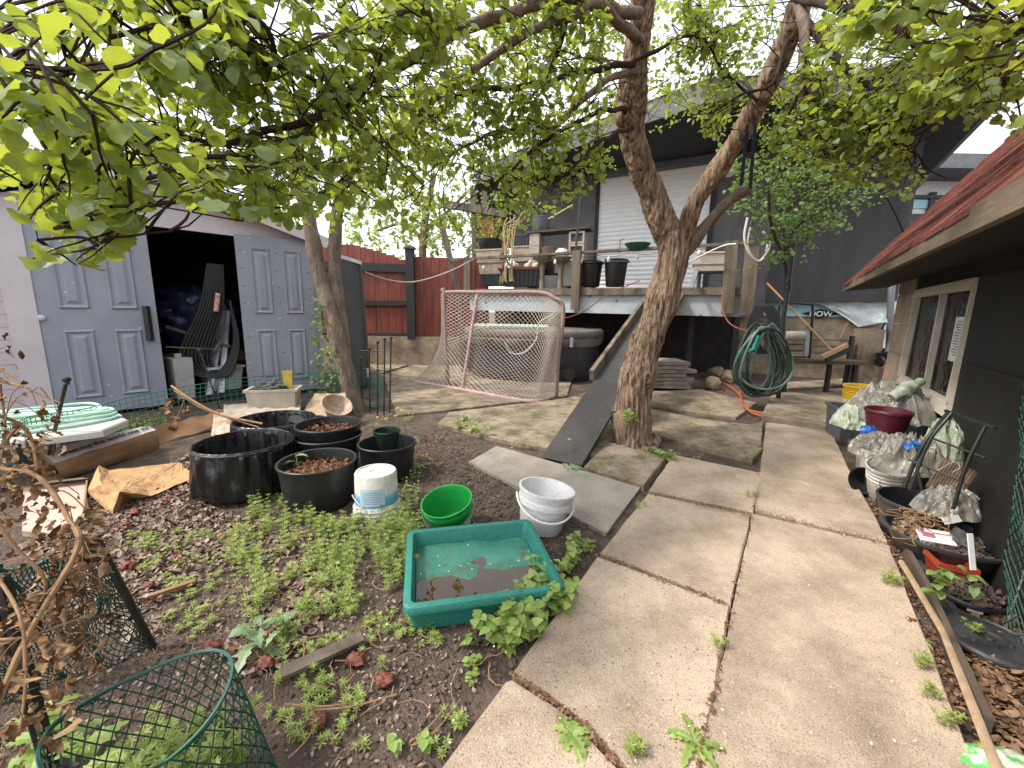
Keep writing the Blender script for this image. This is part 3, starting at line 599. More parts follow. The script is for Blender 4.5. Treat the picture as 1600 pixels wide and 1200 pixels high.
def ymax(x):
    T=[(0,335),(40,400),(110,415),(185,395),(235,350),(290,315),(400,335),(470,350),(545,340),(640,385),(700,385),(800,345),(860,350),(930,290),(1000,215),(1090,190),(1150,250),(1180,220),(1300,290),(1420,300),(1470,240),(1560,215),(1700,170)]
    for i in range(len(T)-1):
        if T[i][0]<=x<=T[i+1][0]: return T[i][1]+(T[i+1][1]-T[i][1])*(x-T[i][0])/(T[i+1][0]-T[i][0])
    return 300
CORR=[(1006,-80,2.7),(1005,0,3.0),(996,90,3.2),(988,180,3.4),(990,230,3.5),(1022,310,3.6),(1050,390,3.65)]
CORR2=[(1275,-60,2.8),(1252,5,2.9),(1228,62,3.0),(1190,150,3.25),(1140,235,3.45),(1090,312,3.6),(1055,390,3.65)]
def infront(x,y,Y):
    for C_,w_ in ((CORR,40),(CORR2,32)):
        for i in range(len(C_)-1):
            a=C_[i];c=C_[i+1]
            if a[1]<=y<=c[1]:
                t=(y-a[1])/(c[1]-a[1])
                if abs(x-lerp(a[0],c[0],t))<w_ and Y<lerp(a[2],c[2],t)+.15: return True
    return False
def ok(p,sl=0):
    x,y,d=proj(p)
    if infront(x,y,p.y): return False
    if d<.35: return False
    if x<-250 or x>1850: return y<300
    if 1425<x<1560 and 195<y<260 and d>0: return random.random()<.12
    return y<ymax(x)+sl
LP=(0,.62,.95,1,.86,.5,0)
LQ=(0,.8,1,.7,0)
brb=MB(); brpts=[]
for L_ in BR:
    P,R=PXL(L_); Q=curve(P,6); rr=[]
    for i in range(len(P)-1):
        for k in range(6): rr.append(R[i]+(R[i+1]-R[i])*k/6)
    rr.append(R[-1]); Q=[q+V((noise.noise(q*5),noise.noise(q*5+V((7,0,0))),noise.noise(q*5+V((0,7,0)))))*.03 for q in Q]
    one=MB(); one.tube(Q,[r*.82 for r in rr],10,jit=lambda q,r:r*.25*noise.noise(q*25)); one.build('branch',twigm if R[1]<.03 else bark2,at_,smooth=True,angle=0)
    brpts+=[(q,r) for q,r in zip(Q,rr)]
tw=MB(); lf=MB(); NL=0
def spray(p,d,L_,lmean,depth=0,nleaf=7,leafs=None,twg=None,okf=ok):
    global NL
    leafs=leafs or lf; twg=twg or tw
    pts=[p]; q=p; dd_=d.normalized(); n=6
    for i in range(n):
        dd_=(dd_+V((rnd(-1,1),rnd(-1,1),rnd(-1,.8)))*.28).normalized(); q=q+dd_*L_/n; pts.append(q)
    if not okf(q,10): return
    twg.tube(pts,[.0035*(1-i/n*.7)*(1 if lmean<.06 else 1.2) for i in range(n+1)],4,cap=False)
    for k in range(nleaf):
        t=rnd(.25,1) if k else 1; i=min(n-1,int(t*n)); a=pts[i].lerp(pts[i+1],t*n-i) if i<n else q
        ld=(dd_*.5+V((rnd(-1,1),rnd(-1,1),rnd(-.9,.5)))).normalized(); s_=lmean*rnd(.5,1.2)
        base=a+ld*.015; tip=base+ld*s_
        if okf(tip,18) and okf(base,18):
            nr=(V((0,0,1))+V((rnd(-1,1),rnd(-1,1),rnd(-.4,.4)))*.75).normalized()
            x_,y_,dd2=proj(base); P_=LP if dd2<1.8 else LQ
            leafs.leaf(base,ld,nr,s_,s_*rnd(.75,1.0),curl=rnd(-.05,.4),fold=rnd(.05,.4),prof=P_,wav=.06 if dd2<1.8 else 0); NL+=1
    if depth>0:
        for k in range(2):
            i=random.randrange(1,n); spray(pts[i],(dd_+V((rnd(-1,1),rnd(-1,1),rnd(-1,1)))).normalized(),L_*.7,lmean,depth-1,nleaf,leafs,twg,okf)
# twigs springing from the traced branches
for (q,r) in brpts:
    x,y,d=proj(q)
    if random.random()<(.5 if x<520 else .3): continue
    for k in range(2 if r>.02 or x<560 else 3):
        spray(q,V((rnd(-1,1),rnd(-1,1),rnd(-.9,.6))),rnd(.12,.32),.043 if x>1040 else (.05 if x<450 else .047),1 if random.random()<.5 else 0,6)
# fill: twigs hanging in the crown, each tied back to its nearest branch
grid=[q for q,r in brpts]
def fill(n,x0,x1,y0,y1,Y0,Y1,lm,ln=(.15,.35),nl=7):
    c=0;tries=0
    while c<n and tries<n*6:
        tries+=1; x=rnd(x0,x1); y=rnd(y0,y1)
        if y>ymax(x)-15 and x>-200 and x<1800: continue
        p=D(x,y,rnd(Y0,Y1)); c+=1
        qn=min(grid,key=lambda g:(g-p).length_squared)
        if (qn-p).length<.9:
            m_=qn.lerp(p,.5)+V((rnd(-.06,.06),rnd(-.06,.06),rnd(-.02,.1)))
            if ok(m_,0): tw.tube(curve([qn,m_,p],4),.0038,4,cap=False)
        spray(p,V((rnd(-1,1),rnd(-1,1),rnd(-.8,.4))),rnd(*ln),lm,1 if random.random()<.4 else 0,nl)
fill(16,-50,260,60,390,.8,1.05,.066,(.08,.18),5)
fill(34,-150,400,-120,330,1.2,1.9,.056,(.08,.2),6)
fill(75,-150,520,-150,350,1.6,2.6,.055,(.12,.25),6)
fill(60,200,700,-100,340,1.7,2.9,.052,(.15,.3),7)
fill(110,520,1000,-60,370,2.4,3.6,.048)
fill(85,1020,1650,-60,300,2.5,3.6,.044)
fill(35,1400,1700,-100,140,1.3,2.2,.055,(.1,.25))
fill(330,830,1450,-60,215,3.8,5.4,.045,(.2,.4),9)
fill(110,540,860,-40,380,3.2,4.4,.05,(.2,.35),7)
fill(60,-800,2300,-900,-100,1.2,2.8,.055,(.2,.4))     # unseen crown above the frame, added for its shade
tw.build('twigs',twigm,at_); lf.build('crown',apple,at_,smooth=True,angle=0)
print('leaves',NL)
# straps hanging from the right limb
b=MB(); 
for xa,ya,xb,yb_ in ((1168,195,1158,290),(1180,192,1172,295)):
    b.beam(D(xa,ya,3.3),D(xb,yb_,3.35),.025,.004,up=(0,1,0))
tag(b.build('ratchet_strap',mat('navy webbing',(.012,.02,.05),rough=.8)),'dark blue webbing straps hanging from the right limb of the apple tree','strap')
# twin-stemmed tree beside the shed
def simpletree(name,label,base,stems,crown,leafm,nl,lm,m=bark2,group=None,okf=None):
    t=thing(name,label,'tree',base,group)
    for k,L_ in enumerate(stems): limb(L_,m,t,'trunk' if k==0 else 'limb',.6 if L_[0][3]>.06 else .15,32 if L_[0][3]>.06 else 12,8)
    l_=MB(); g_=MB(); okk=okf or (lambda p,s:True)
    for _ in range(nl):
        x,y,Y=crown(); p=D(x,y,Y)
        spray(p,V((rnd(-1,1),rnd(-1,1),rnd(-1,1))),rnd(.15,.4),lm,1 if random.random()<.3 else 0,8,l_,g_,okk)
    g_.build('twigs',twigm,t)
    l_.build('crown',leafm,t,smooth=True,angle=0); return t
B0=G(545,640); y0=B0.y
simpletree('fruit_tree','twin stemmed grey tree beside the open shed door',B0,
 [[(556,650,y0,.13),(548,610,y0,.1),(530,540,y0,.092),(512,470,y0+.05,.085),(497,420,y0+.05,.08),(484,350,y0,.076),(472,300,y0-.05,.07),(462,240,y0-.1,.062),(450,180,y0-.2,.05)],
  [(544,590,y0+.1,.06),(534,500,y0+.12,.068),(524,430,y0+.1,.07),(524,370,y0+.1,.072),(530,310,y0+.1,.06),(545,270,y0+.05,.05),(560,220,y0,.05)],
  [(545,270,y0,.03),(580,230,y0-.2,.02),(640,200,y0-.3,.012)],[(470,290,y0,.03),(430,260,y0-.2,.02),(400,240,y0-.3,.012)]],
 lambda:(rnd(400,680),rnd(150,330),rnd(4,5.6)),apple,60,.05)
b=MB(); 
l_=MB()
for _ in range(420):
    x=rnd(488,552);y=rnd(462,640)
    if x>500+(y-462)*.3: continue
    p=D(x,y,y0+rnd(-.25,.5)); l_.leaf(p,V((rnd(-1,1),rnd(-1,1),rnd(-.8,.5))),V((rnd(-1,1),-1,1)),rnd(.05,.1),rnd(.03,.05),.3,.2,LQ)
l_.build('foliage',leafmat('deep green shrub leaf',[(.05,.11,.03),(.03,.08,.02),(.09,.17,.04)],.3),None) and None
o=bpy.data.objects['foliage']; o.name='shade_shrub'; tag(o,'dark green leafy shrub at the foot of the twin stemmed tree','shrub')
# background trees
simpletree('background_tree','yellow green tree spreading above the red gate and fence',G(655,520,.5),
 [[(662,480,11,.1),(660,420,11,.1),(662,370,11,.1),(668,320,11,.08),(680,270,11,.05)],[(662,375,11,.06),(630,350,11,.04),(590,360,11,.03)],[(664,360,11,.06),(700,330,11,.04),(740,290,11,.03)]],
 lambda:(rnd(545,800),390-abs(random.gauss(0,90)),rnd(10,12.5)),pale,520,.085,m=bark,okf=lambda p,s:True)
simpletree('background_tree','small yellow green tree behind the shed roof',G(420,520,.5),
 [[(425,480,14,.1),(428,400,14,.08),(430,350,14,.05)]],
 lambda:(rnd(330,470),rnd(318,380),rnd(13,15)),pale,130,.1)
simpletree('background_tree','pale green tree seen through the branches above the shed',G(250,500,.5),
 [[(250,450,16,.15),(255,350,16,.1),(250,250,16,.06)]],
 lambda:(rnd(60,540),rnd(215,340),rnd(14,18)),pale,130,.11)
# lilac-like bush by the deck's right end
LB=G(1205,592); ly=5.65
def lcr():
    while 1:
        x=rnd(1140,1350);y=rnd(235,392)
        if inpoly(x,y,[(1140,240),(1210,230),(1350,285),(1345,325),(1290,345),(1285,385),(1225,392),(1200,380),(1190,330),(1140,300)]): return x,y,ly+rnd(-.35,.45)
simpletree('leafy_bush','pale green leafy bush growing up beside the right end of the deck',V((D(1205,590,ly).x,ly,0)),
 [[(1222,612,ly,.02),(1224,560,ly,.02),(1226,480,ly,.02),(1228,420,ly,.02),(1205,350,ly,.018),(1200,280,ly,.012)],[(1226,410,ly,.015),(1240,360,ly-.1,.012),(1300,320,ly-.1,.006)],[(1226,400,ly,.015),(1230,330,ly,.012),(1290,285,ly,.006)]],
 lcr,lilac,190,.055,m=twigm)
# ---------------- pots, buckets and clutter in the bed ----------------
def fit(cx,yr,w,ylow,zb=0.0):
    pf=G(cx,ylow,zb); Y=pf.y+.1
    for _ in range(6):
        p=D(cx,yr,Y); dep=proj(p)[2]; r=w/2*dep/F; Y=pf.y+r*.85
    p=D(cx,yr,Y); return V((p.x,Y,zb)),p.z-zb,r
def potprof(r,h,tap=.8,t=.006,lip=.018,inner=None,lz=.0):
    rb=r*tap; inner=h if inner is None else inner
    return [(rb*.96,0),(rb,.008),(rb+(r-rb)*.9,h-lip*1.3),(r*1.0,h-lip*1.2),(r*1.035,h-lip),(r*1.04,h-.004),(r*1.015,h),(r-t,h-.003),(r-t-.004,h-lip*1.5),(rb-t,.012 if lz==0 else lz),(0,.012 if lz==0 else lz)]
def pot(name,label,cx,yr,w,ylow,m,zb=0.0,tap=.8,cat='pot',group=None,tilt=None,fillm=None,flev=.75,wob=0,n=48,ribs=0,thick=.006):
    c,h,r=fit(cx,yr,w,ylow,zb); M=Matrix.Identity(3)
    if tilt: M=Matrix.Rotation(tilt[0],3,'X')@Matrix.Rotation(tilt[1],3,'Y')
    prof=potprof(r,h,tap,thick)
    if ribs:
        pr=prof[:2]; rb=r*tap
        for k in range(ribs):
            z=h*(1-.1-.09*k)
            pr+=[]
        bands=[(rb+(r-rb)*.9,h-.10)]
        for k in range(ribs):
            z=h-.10+.026*k; bands+=[(r*.955,z),(r*1.0,z+.004),(r*1.0,z+.009),(r*.965,z+.013)]
        prof=pr+bands+prof[3:]
    b=MB(); b.lathe(prof,c,n,M=M,wob=(lambda a,j:wob*math.sin(a*2+1)) if wob else None)
    if fillm:
        t=thing(name,label,cat,c,group); b.build('vessel',m,t,smooth=True)
        f=MB(); z=h*flev; rr=(r*tap+(r-r*tap)*flev)-.012
        def ff(u,v):
            a=u*2*math.pi; q=V((math.cos(a)*rr*v,math.sin(a)*rr*v,z)); q.z+=noise.noise((q+c)*14)*.02+noise.noise((q+c)*40)*.012; return c+M@q
        f.grid(ff,30,10)
        for _ in range(260):
            a=rnd(0,6.28);d=rr*math.sqrt(random.random())*.95; p=c+M@V((math.cos(a)*d,math.sin(a)*d,z+rnd(0,.02)))
            f.leaf(p,V((rnd(-1,1),rnd(-1,1),rnd(-.2,.5))),V((rnd(-1,1),rnd(-1,1),1)),rnd(.02,.05),rnd(.01,.03),rnd(-.8,.8),.4,LQ)
        f.build('filling',fillm,t); o=t
    else:
        o=b.build(name,m,None,smooth=True,org=c); tag(o,label,cat,group)
    return o,c,h,r,M
litter=mat('dead leaf litter',(.9,.9,.9),(.6,.6,.6),scale=30,rough=.9,bump=.4,island=[(.2,.12,.08),(.34,.25,.19),(.48,.38,.31),(.13,.08,.055),(.38,.27,.2)],spec=.2)
litred=mat('russet dry leaves',(.9,.9,.9),(.6,.6,.6),scale=30,rough=.9,bump=.4,island=[(.16,.06,.03),(.26,.12,.06),(.34,.22,.14),(.1,.04,.025)],spec=.2)
soil2=MATS['dark garden soil']
o,c1,h1,r1,_=pot('planter_pot','black nursery pot of dry leaves in front of the double pot',496,718,112,806,black,fillm=litred,flev=.72,tap=.88)
pot('planter_pot','upper black pot of pale dry leaves nested in a second black pot',513,661,94,735,black,fillm=litred,flev=.75,tap=.82,zb=.05)
pot('planter_pot','lower black pot holding the nested leaf filled pot',513,678,95,752,black,tap=.85)
o,c4,h4,r4,_=pot('planter_pot','empty black pot on the right of the cluster with a small pot inside',605,690,86,757,black,tap=.85)
pot('small_pot','small dark green pot standing inside the right black pot',604,671,40,728,mat('dark green plastic',(.02,.04,.03),(.014,.028,.02),rough=.35),zb=.02,tap=.8)
# tub lined with a bin bag
bagm=mat('glossy black bin bag',(.012,.012,.014),(.008,.008,.009),scale=8,rough=.24,bump=.25,bscale=9,bdist=.03,spec=.6)
def bagged(label,cx,yr,w,ylow):
    c,h,r=fit(cx,yr,w,ylow); t=thing('bag_lined_tub',label,'tub',c,'tubs lined with black bin bags')
    b=MB(); b.lathe(potprof(r,h,.9),c,48); b.build('tub',black,t,smooth=True)
    b=MB()
    def fn(u,v):
        a=u*2*math.pi; 
        if v<.42: s=v/.42; rr=r*(1.05-.035*s+ (.02*math.sin(s*3.1))); z=h*.08+ (h+.006-h*.08)*s
        elif v<.5: s=(v-.42)/.08; rr=r*(1.015-.035*s); z=h+.006*math.sin(s*3.14)+.004
        else: s=(v-.5)/.5; rr=r*(.98-.12*s) if s<.85 else r*.87*(1-s)/.15; z=h*(1-.93*min(1,s/.85))
        p=V((math.cos(a)*rr,math.sin(a)*rr,z)); q=V((0,0,0))
        k=noise.noise(V((math.cos(a)*7,math.sin(a)*6,v*3)))*.08+noise.noise(V((math.cos(a)*22,math.sin(a)*24,v*2.2)))*.04
        s2=1 if v<.4 else (.25 if v<.52 else .9); p.x*=1+k*s2; p.y*=1+k*s2; p.z=max(.005,p.z+k*.08*s2); return c+p
    b.grid(fn,150,60); b.build('bin_bag',bagm,t,smooth=True,angle=0); return c,h,r
bagged('big black tub lined with a glossy black bin bag at the left of the pots',382,690,132,786)
cb_,hb_,rb_=bagged('black bag lined tub behind the pots with a small pot lying on its rim',430,655,112,712)
# small tilted pot lying on that tub
b=MB(); M=Matrix.Rotation(math.radians(20),3,'Z')@Matrix.Rotation(math.radians(35),3,'Y'); c=D(463,655,cb_.y-.05); b.lathe(potprof(.085,.15,.72,.003,.01),c,32,M=Matrix.Rotation(math.radians(15),3,'X')@Matrix.Rotation(math.radians(25),3,'Y')@Matrix.Rotation(math.pi,3,'X'))
tag(b.build('small_pot',mat('shiny black plastic',(.02,.02,.022),rough=.2),smooth=True),'small shiny black pot lying upside down on the bag lined tub','pot')
b=MB(); c=G(523,662); b.lathe(potprof(.15,.13,.6,.006,.012),c+V((0,0,.12)),40,M=Matrix.Rotation(math.radians(25),3,'X')@Matrix.Rotation(math.radians(28),3,'Y'))
tag(b.build('cream_bowl',mat('stained cream plastic',(.5,.44,.35),(.32,.2,.13),scale=12,rough=.6),smooth=True),'stained cream bowl tipped up behind the double pot','bowl')
# white pail standing upside down
c,h,r=fit(587,735,62,812); t=thing('upturned_pail','white pail with a blue label standing upside down by the black pots','pail',c)
wh=mat('grubby white plastic',(.66,.65,.62),(.5,.47,.42),scale=14,rough=.45,bump=.1,speck=[(160,(.1,.08,.07),.93),(90,(.3,.26,.22),.96)])
b=MB(); R_=r
b.lathe([(R_*1.15,0),(R_*1.17,.012),(R_*1.12,.02),(R_*1.18,.03),(R_*1.12,.045),(R_*1.17,.055),(R_*1.06,.075),(R_*1.02,h-.01),(R_*.97,h),(R_*.9,h),(R_*.88,h-.006),(R_*.3,h-.004),(R_*.28,h-.009),(.01,h-.009)],c,56); b.build('shell',wh,t,smooth=True)
b=MB(); 
def lb(u,v): a=math.radians(-155+u*170); return c+V((math.cos(a)*R_*(1.062-.035*v),math.sin(a)*R_*(1.062-.035*v),h*(.3+.48*v)))
b.grid(lb,40,4); lab=b.build('label',mat('blue printed label',(.05,.3,.5),(.16,.45,.6),scale=9,rough=.5,bump=0),t,smooth=True)
b=MB()
def lw(u,v): a=math.radians(-118+u*68); q=R_*(1.068-.035*(.1+v*.75)); return c+V((math.cos(a)*q,math.sin(a)*q,h*(.35+.38*v)))
b.grid(lw,16,2); b.build('panel',mat('pale blue panel',(.5,.65,.75)),lab)
b=MB()
for k in range(7):
    v=.15+k*.11; 
    pts=[]
    for j in range(9): 
        a=math.radians(-114+(.05+j/8*(.9 if k%2 else .7))*60); q=R_*(1.071-.035*(.1+v*.75)); pts.append(c+V((math.cos(a)*q,math.sin(a)*q,h*(.35+.38*v))))
    b.tube(pts,.0012,3)
b.build('print_lines',mat('dark blue print',(.03,.1,.25)),lab)
b=MB(); b.tube([c+V((math.cos(a)*R_*1.16,math.sin(a)*R_*1.16,.03+.1*max(0,math.sin((a-2.6)*1.4)))) for a in [2.6+i*.1 for i in range(22)]],.003,5); b.build('handle',wh,t)
# green bucket
gm=mat('bright green plastic',(.015,.3,.05),(.01,.24,.04),scale=5,rough=.35,bump=.05)
c,h,r=fit(706,775,77,838); M=Matrix.Rotation(math.radians(13),3,'X')@Matrix.Rotation(math.radians(-8),3,'Y')
t=thing('green_bucket','bright green bucket tilted beside the water tray','bucket',c)
b=MB(); b.lathe([(r*.72,0),(r*.74,.01),(r*.93,h-.05),(r*1.0,h-.045),(r*1.0,h-.03),(r*.96,h-.028),(r*.97,h-.012),(r*1.03,h-.008),(r*1.03,h),(r*.98,h),(r*.94,h-.01),(r*.9,h-.04),(r*.7,.012),(0,.012)],c,56,M=M); b.build('shell',gm,t,smooth=True)
b=MB(); b.tube([c+M@V((math.cos(a)*r*1.04,math.sin(a)*r*1.04,h-.04-.09*math.sin(max(0,(a+2.9)/2.9*3.14)))) for a in [-2.9+i*.145 for i in range(21)]],.003,6); b.build('handle',gm,t)
b=MB()
def lb2(u,v): a=math.radians(-62+u*55); q=r*(.74+.2*(.12+v*.6))+.004; return c+M@V((math.cos(a)*q,math.sin(a)*q,(h-.05)*(.12+v*.62*(1-abs(u-.6)*.4))))
b.grid(lb2,14,6); b.build('label',mat('torn white label',(.6,.6,.58),(.25,.4,.3),scale=14,rough=.7),t)
# speckled white bucket
sp_=mat('speckled white enamel',(.74,.73,.73),(.64,.63,.63),scale=8,rough=.4,bump=.05,speck=[(190,(.2,.17,.15),.72),(260,(.25,.3,.4),.8)])
c,h,r=fit(846,762,86,843); M=Matrix.Rotation(math.radians(-3),3,'X')@Matrix.Rotation(math.radians(8),3,'Y')
t=thing('white_bucket','speckled white bucket standing open beside the ribbed tile','bucket',c)
b=MB(); b.lathe([(r*.76,0),(r*.78,.01),(r*.9,h-.09),(r*.99,h-.085),(r*.99,h-.06),(r*.92,h-.058),(r*.93,h-.035),(r*.98,h-.033),(r*.98,h-.014),(r*1.03,h-.012),(r*1.03,h),(r*.96,h),(r*.92,h-.03),(r*.74,.012),(0,.012)],c,56,M=M); b.build('shell',sp_,t,smooth=True)
b=MB(); b.tube([c+M@V((math.cos(a)*r*1.07,math.sin(a)*r*1.1,h-.05-.085*math.sin((a+3.1)/3.3*3.14))) for a in [-3.1+i*.165 for i in range(21)]],.006,8); b.build('handle',sp_,t)
# green tray with rain water
gcol=mat('sea green moulded plastic',(.022,.2,.155),(.016,.15,.12),scale=60,rough=.5,bump=.2,bscale=200,speck=[(300,(.12,.4,.33),.75)])
TZ=.12; tq=[G(640,826,TZ),G(838,811,TZ),G(872,916,TZ),G(624,957,TZ)]
tc_=sum(tq,V())/4; tx=((tq[1]-tq[0])+(tq[2]-tq[3])); tx.normalize(); ty=V((-tx.y,tx.x,0)); tw_=((tq[1]-tq[0]).length+(tq[2]-tq[3]).length)/4; th_=((tq[3]-tq[0]).length+(tq[2]-tq[1]).length)/4
def rr_(w_,h_,rad,z,n=6):
    P=[]
    for (sx,sy,a0) in ((1,1,0),(-1,1,90),(-1,-1,180),(1,-1,270)):
        for k in range(n+1):
            a=math.radians(a0+90*k/n); P.append(V((tc_.x,tc_.y,0))+tx*(sx*(w_-rad)+math.cos(a)*rad)+ty*(sy*(h_-rad)+math.sin(a)*rad)+V((0,0,z)))
    return P
def rings(RS,m_=0):
    b=MB(); n=len(RS[0]); vs=[p for r in RS for p in r]; b.add(vs,[(k*n+j,k*n+(j+1)%n,k*n+n+(j+1)%n,k*n+n+j) for k in range(len(RS)-1) for j in range(n)]); return b
t=thing('water_tray','sea green rectangular tray with brown rain water in its front half','tray',V((tc_.x,tc_.y,0)))
b=rings([rr_(tw_-.03,th_-.03,.03,0),rr_(tw_-.015,th_-.015,.035,TZ-.035),rr_(tw_,th_,.04,TZ-.032),rr_(tw_,th_,.04,TZ-.004),rr_(tw_-.004,th_-.004,.037,TZ),rr_(tw_-.028,th_-.028,.025,TZ),rr_(tw_-.032,th_-.032,.022,TZ-.006),rr_(tw_-.045,th_-.045,.02,.01)])
b.prism(rr_(tw_-.032,th_-.032,.03,0.001),(0,0,.006)); b.build('basin',gcol,t,smooth=True,angle=50)
b=MB()
def fl(u,v):
    x=(u-.5)*2*(tw_-.044); y=(v-.5)*2*(th_-.044); z=.016+ (.030*max(0,min(1,(v-.32)/.25)) )+noise.noise(V((x*7,y*7,2)))*.02+noise.noise(V((x*30,y*30,2)))*.003; 
    return V((tc_.x,tc_.y,0))+tx*x+ty*y+V((0,0,z))
b.grid(fl,40,30); b.build('floor',mat('algae stained green plastic',(.035,.17,.125),(.05,.06,.025),scale=7,rough=.55,bump=.3,speck=[(60,(.4,.45,.35),.95)],lo=.3,hi=.5),t,smooth=True)
m=bpy.data.materials.new('brown rain water'); m.use_nodes=True; B=m.node_tree.nodes['Principled BSDF']; B.inputs['Base Color'].default_value=(.045,.022,.006,1); B.inputs['Roughness'].default_value=.0; B.inputs['Alpha'].default_value=.88; B.inputs['Specular IOR Level'].default_value=.5
b=MB(); b.add([V((tc_.x,tc_.y,0))+tx*sx*(tw_-.046)+ty*sy+V((0,0,.038)) for sx,sy in ((-1,-th_+.046),(1,-th_+.046),(1,th_*.6),(-1,th_*.6))],[(0,1,2,3)]); b.build('water',m,t)
# beige bin with garden bits behind
c=G(432,652); t=thing('beige_planter','beige rectangular planter filled with garden tools behind the netting','planter',c)
beige=mat('weathered beige plastic',(.5,.44,.36),(.36,.31,.25),scale=6,rough=.6,bump=.1)
def rectpot(c,w_,d_,h_,m,par,name='box',tap=.85,rz=0,lip=.02,ribs=0,inner=True):
    b=MB(); R=Matrix.Rotation(rz,3,'Z')
    def rg(k,z): return [c+R@V((a*w_/2*k,b_*d_/2*k,z)) for a,b_ in((-1,-1),(1,-1),(1,1),(-1,1))]
    RS=[rg(tap,0),rg(.97,h_-lip*1.4),rg(1.05,h_-lip*1.3),rg(1.05,h_),rg(.93,h_),rg(.9,h_-.03),rg(tap*.93,h_*.5)]
    vs=[p for r in RS for p in r]; b.add(vs,[(k*4+j,k*4+(j+1)%4,k*4+4+(j+1)%4,k*4+4+j) for k in range(6) for j in range(4)]+[(3,2,1,0),(24,25,26,27)])
    if ribs:
        for k in range(ribs):
            u=(k+.5)/ribs-.5; b.beam(c+R@V((u*w_*tap,-d_/2*tap-.002,.01)),c+R@V((u*w_*.97,-d_/2*.97-.003,h_-lip*1.5)),w_/ribs*.55,.012,up=(0,1,0))
            b.beam(c+R@V((w_/2*tap+.002,u*d_*tap,.01)),c+R@V((w_/2*.97+.003,u*d_*.97,h_-lip*1.5)),.012,d_/ribs*.55,up=(0,1,0))
    return b.build(name,m,par)
hgt=D(432,606,c.y).z
rectpot(c,.50,.26,hgt,beige,t,'box',rz=.25)
b=MB(); b.box(c+V((.16,0,hgt+.06)),(.1,.02,.26),rz=.4,tap=.7); b.build('trowel_blade',mat('yellow plastic',(.62,.48,.06),rough=.5),t)
crump(c+V((-.02,0,hgt)),V((.17,.09,.07)),mat('mixed tool jumble',(.07,.06,.05),(.02,.05,.04),scale=18),'tool_jumble','','',parent=t)
# paper bags and boards on the left
kraft=mat('brown kraft paper',(.5,.3,.14),(.38,.21,.09),scale=5,rough=.85,bump=.8,bscale=18,bdist=.02)
kraftd=mat('brown paper sack',(.3,.17,.085),(.2,.11,.055),scale=4,rough=.85,bump=.5,bscale=18)
t=thing('paper_sack','long brown paper garden sack lying on its side with a printed white band','sack',G(165,720))
gl=G(90,752);gr=G(248,702); 
L_=gr-gl; ex=L_.normalized(); ey=V((-ex.y,ex.x,0))
hl=D(90,712,gl.y+.0).z; Hh=.15
p=[gl,gr,gr+V((0,0,Hh+.02))-ey*-.0,gl+V((0,0,Hh-.02))]
b=MB()
def sk(u,v):
    q=p[0].lerp(p[1],u).lerp(p[3].lerp(p[2],u),v)+ey*(-.02*math.sin(v*3.14))+ey*noise.noise(V((u*5,v*3,1)))*.012; return q
b.grid(sk,30,8); tp0=p[3];tp1=p[2]; bw=.11
def sk2(u,v): return tp0.lerp(tp1,u)+(ey*bw+V((0,0,.07)))*v*(1-.5*u*u)+V((0,0,noise.noise(V((u*5,v*2,4)))*.006))
b.grid(sk2,30,3,1)
b.add([p[0],p[3],p[3]+ey*bw+V((0,0,.07)),p[0]+ey*.2],[(0,1,2,3)])
b.add([p[0]+ey*.2,p[1]+ey*.12,p[2]+ey*.06+V((0,0,.0)),p[3]+ey*bw+V((0,0,.07))],[(0,1,2,3)])
band=mat('pale printed paper',(.58,.52,.5),(.48,.42,.4),rough=.8,bump=.2)
b.build('paper',[kraftd,band],t,smooth=True,angle=50)
nrm=(tp1-tp0).cross(ey*bw+V((0,0,.07))).normalized()
text('greening the world one yard at',.055,frame4(tp0+ex*.06+(ey*bw+V((0,0,.07)))*.28+nrm*.012,tp1-tp0,ey*bw+V((0,0,.07))),mat('dark ink',(.05,.05,.07)),t,bold=.001)
# kraft bag with a block bottom
t=thing('kraft_bag','light brown kraft bag lying flat with its block bottom standing up','bag',G(220,770))
def kp(px,py,z): return G(px,py,z)
v_=[kp(154,727,.14),kp(136,768,.05),kp(176,806,.0),kp(186,768,.13),kp(280,722,.03),kp(306,745,.015),kp(236,775,.03),kp(205,782,.0),kp(170,735,.09),kp(158,757,.15)]
b=MB(); b.add(v_,[(0,9,1),(9,3,2,1),(0,8,9),(8,3,9),(8,4,6,3),(4,5,6),(3,6,7),(3,7,2)])
def sub(b,n=4,amp=.006):
    o=MB()
    for f in b.f:
        P=[V(b.v[i]) for i in f]; c=sum(P,V())/len(P)
        for i in range(len(P)):
            a,d=P[i],P[(i+1)%len(P)]
            def fn(s,t_,a=a,d=d,c=c):
                q=a.lerp(d,s).lerp(c,t_); return q+V((noise.noise(q*18),noise.noise(q*18+V((5,0,0))),noise.noise(q*18+V((0,5,0)))))*amp
            o.grid(fn,n,n)
    return o
sub(b,6,.008).build('paper',kraft,t,smooth=False)
t=thing('cardboard_tray','flattened pale cardboard tray at the left edge of the bed','cardboard',G(90,800))
b=MB(); cq=[G(38,762),G(132,752),G(140,800),G(100,842),G(36,838)]; b.prism(cq,(0,0,.03)); b.build('base',mat('pale cardboard',(.46,.36,.3),(.36,.27,.21),rough=.9,bump=.2),t)
b=MB(); b.prism([G(44,758),G(134,748),G(134,748,.07),G(44,758,.07)],(0,.015,0)); b.prism([G(134,750),G(128,808),G(128,808,.06),G(134,750,.06)],(.012,0,0)); b.build('flap',kraftd,t)
t_=None
b=MB(); q=[G(232,700),G(345,668),G(352,640,.12),G(238,672,.12)]
def bf(u,v): p_=q[0].lerp(q[1],u).lerp(q[3].lerp(q[2],u),v); return p_+V((0,.03*math.sin(u*3)*v,noise.noise(p_*6)*.03+.02))
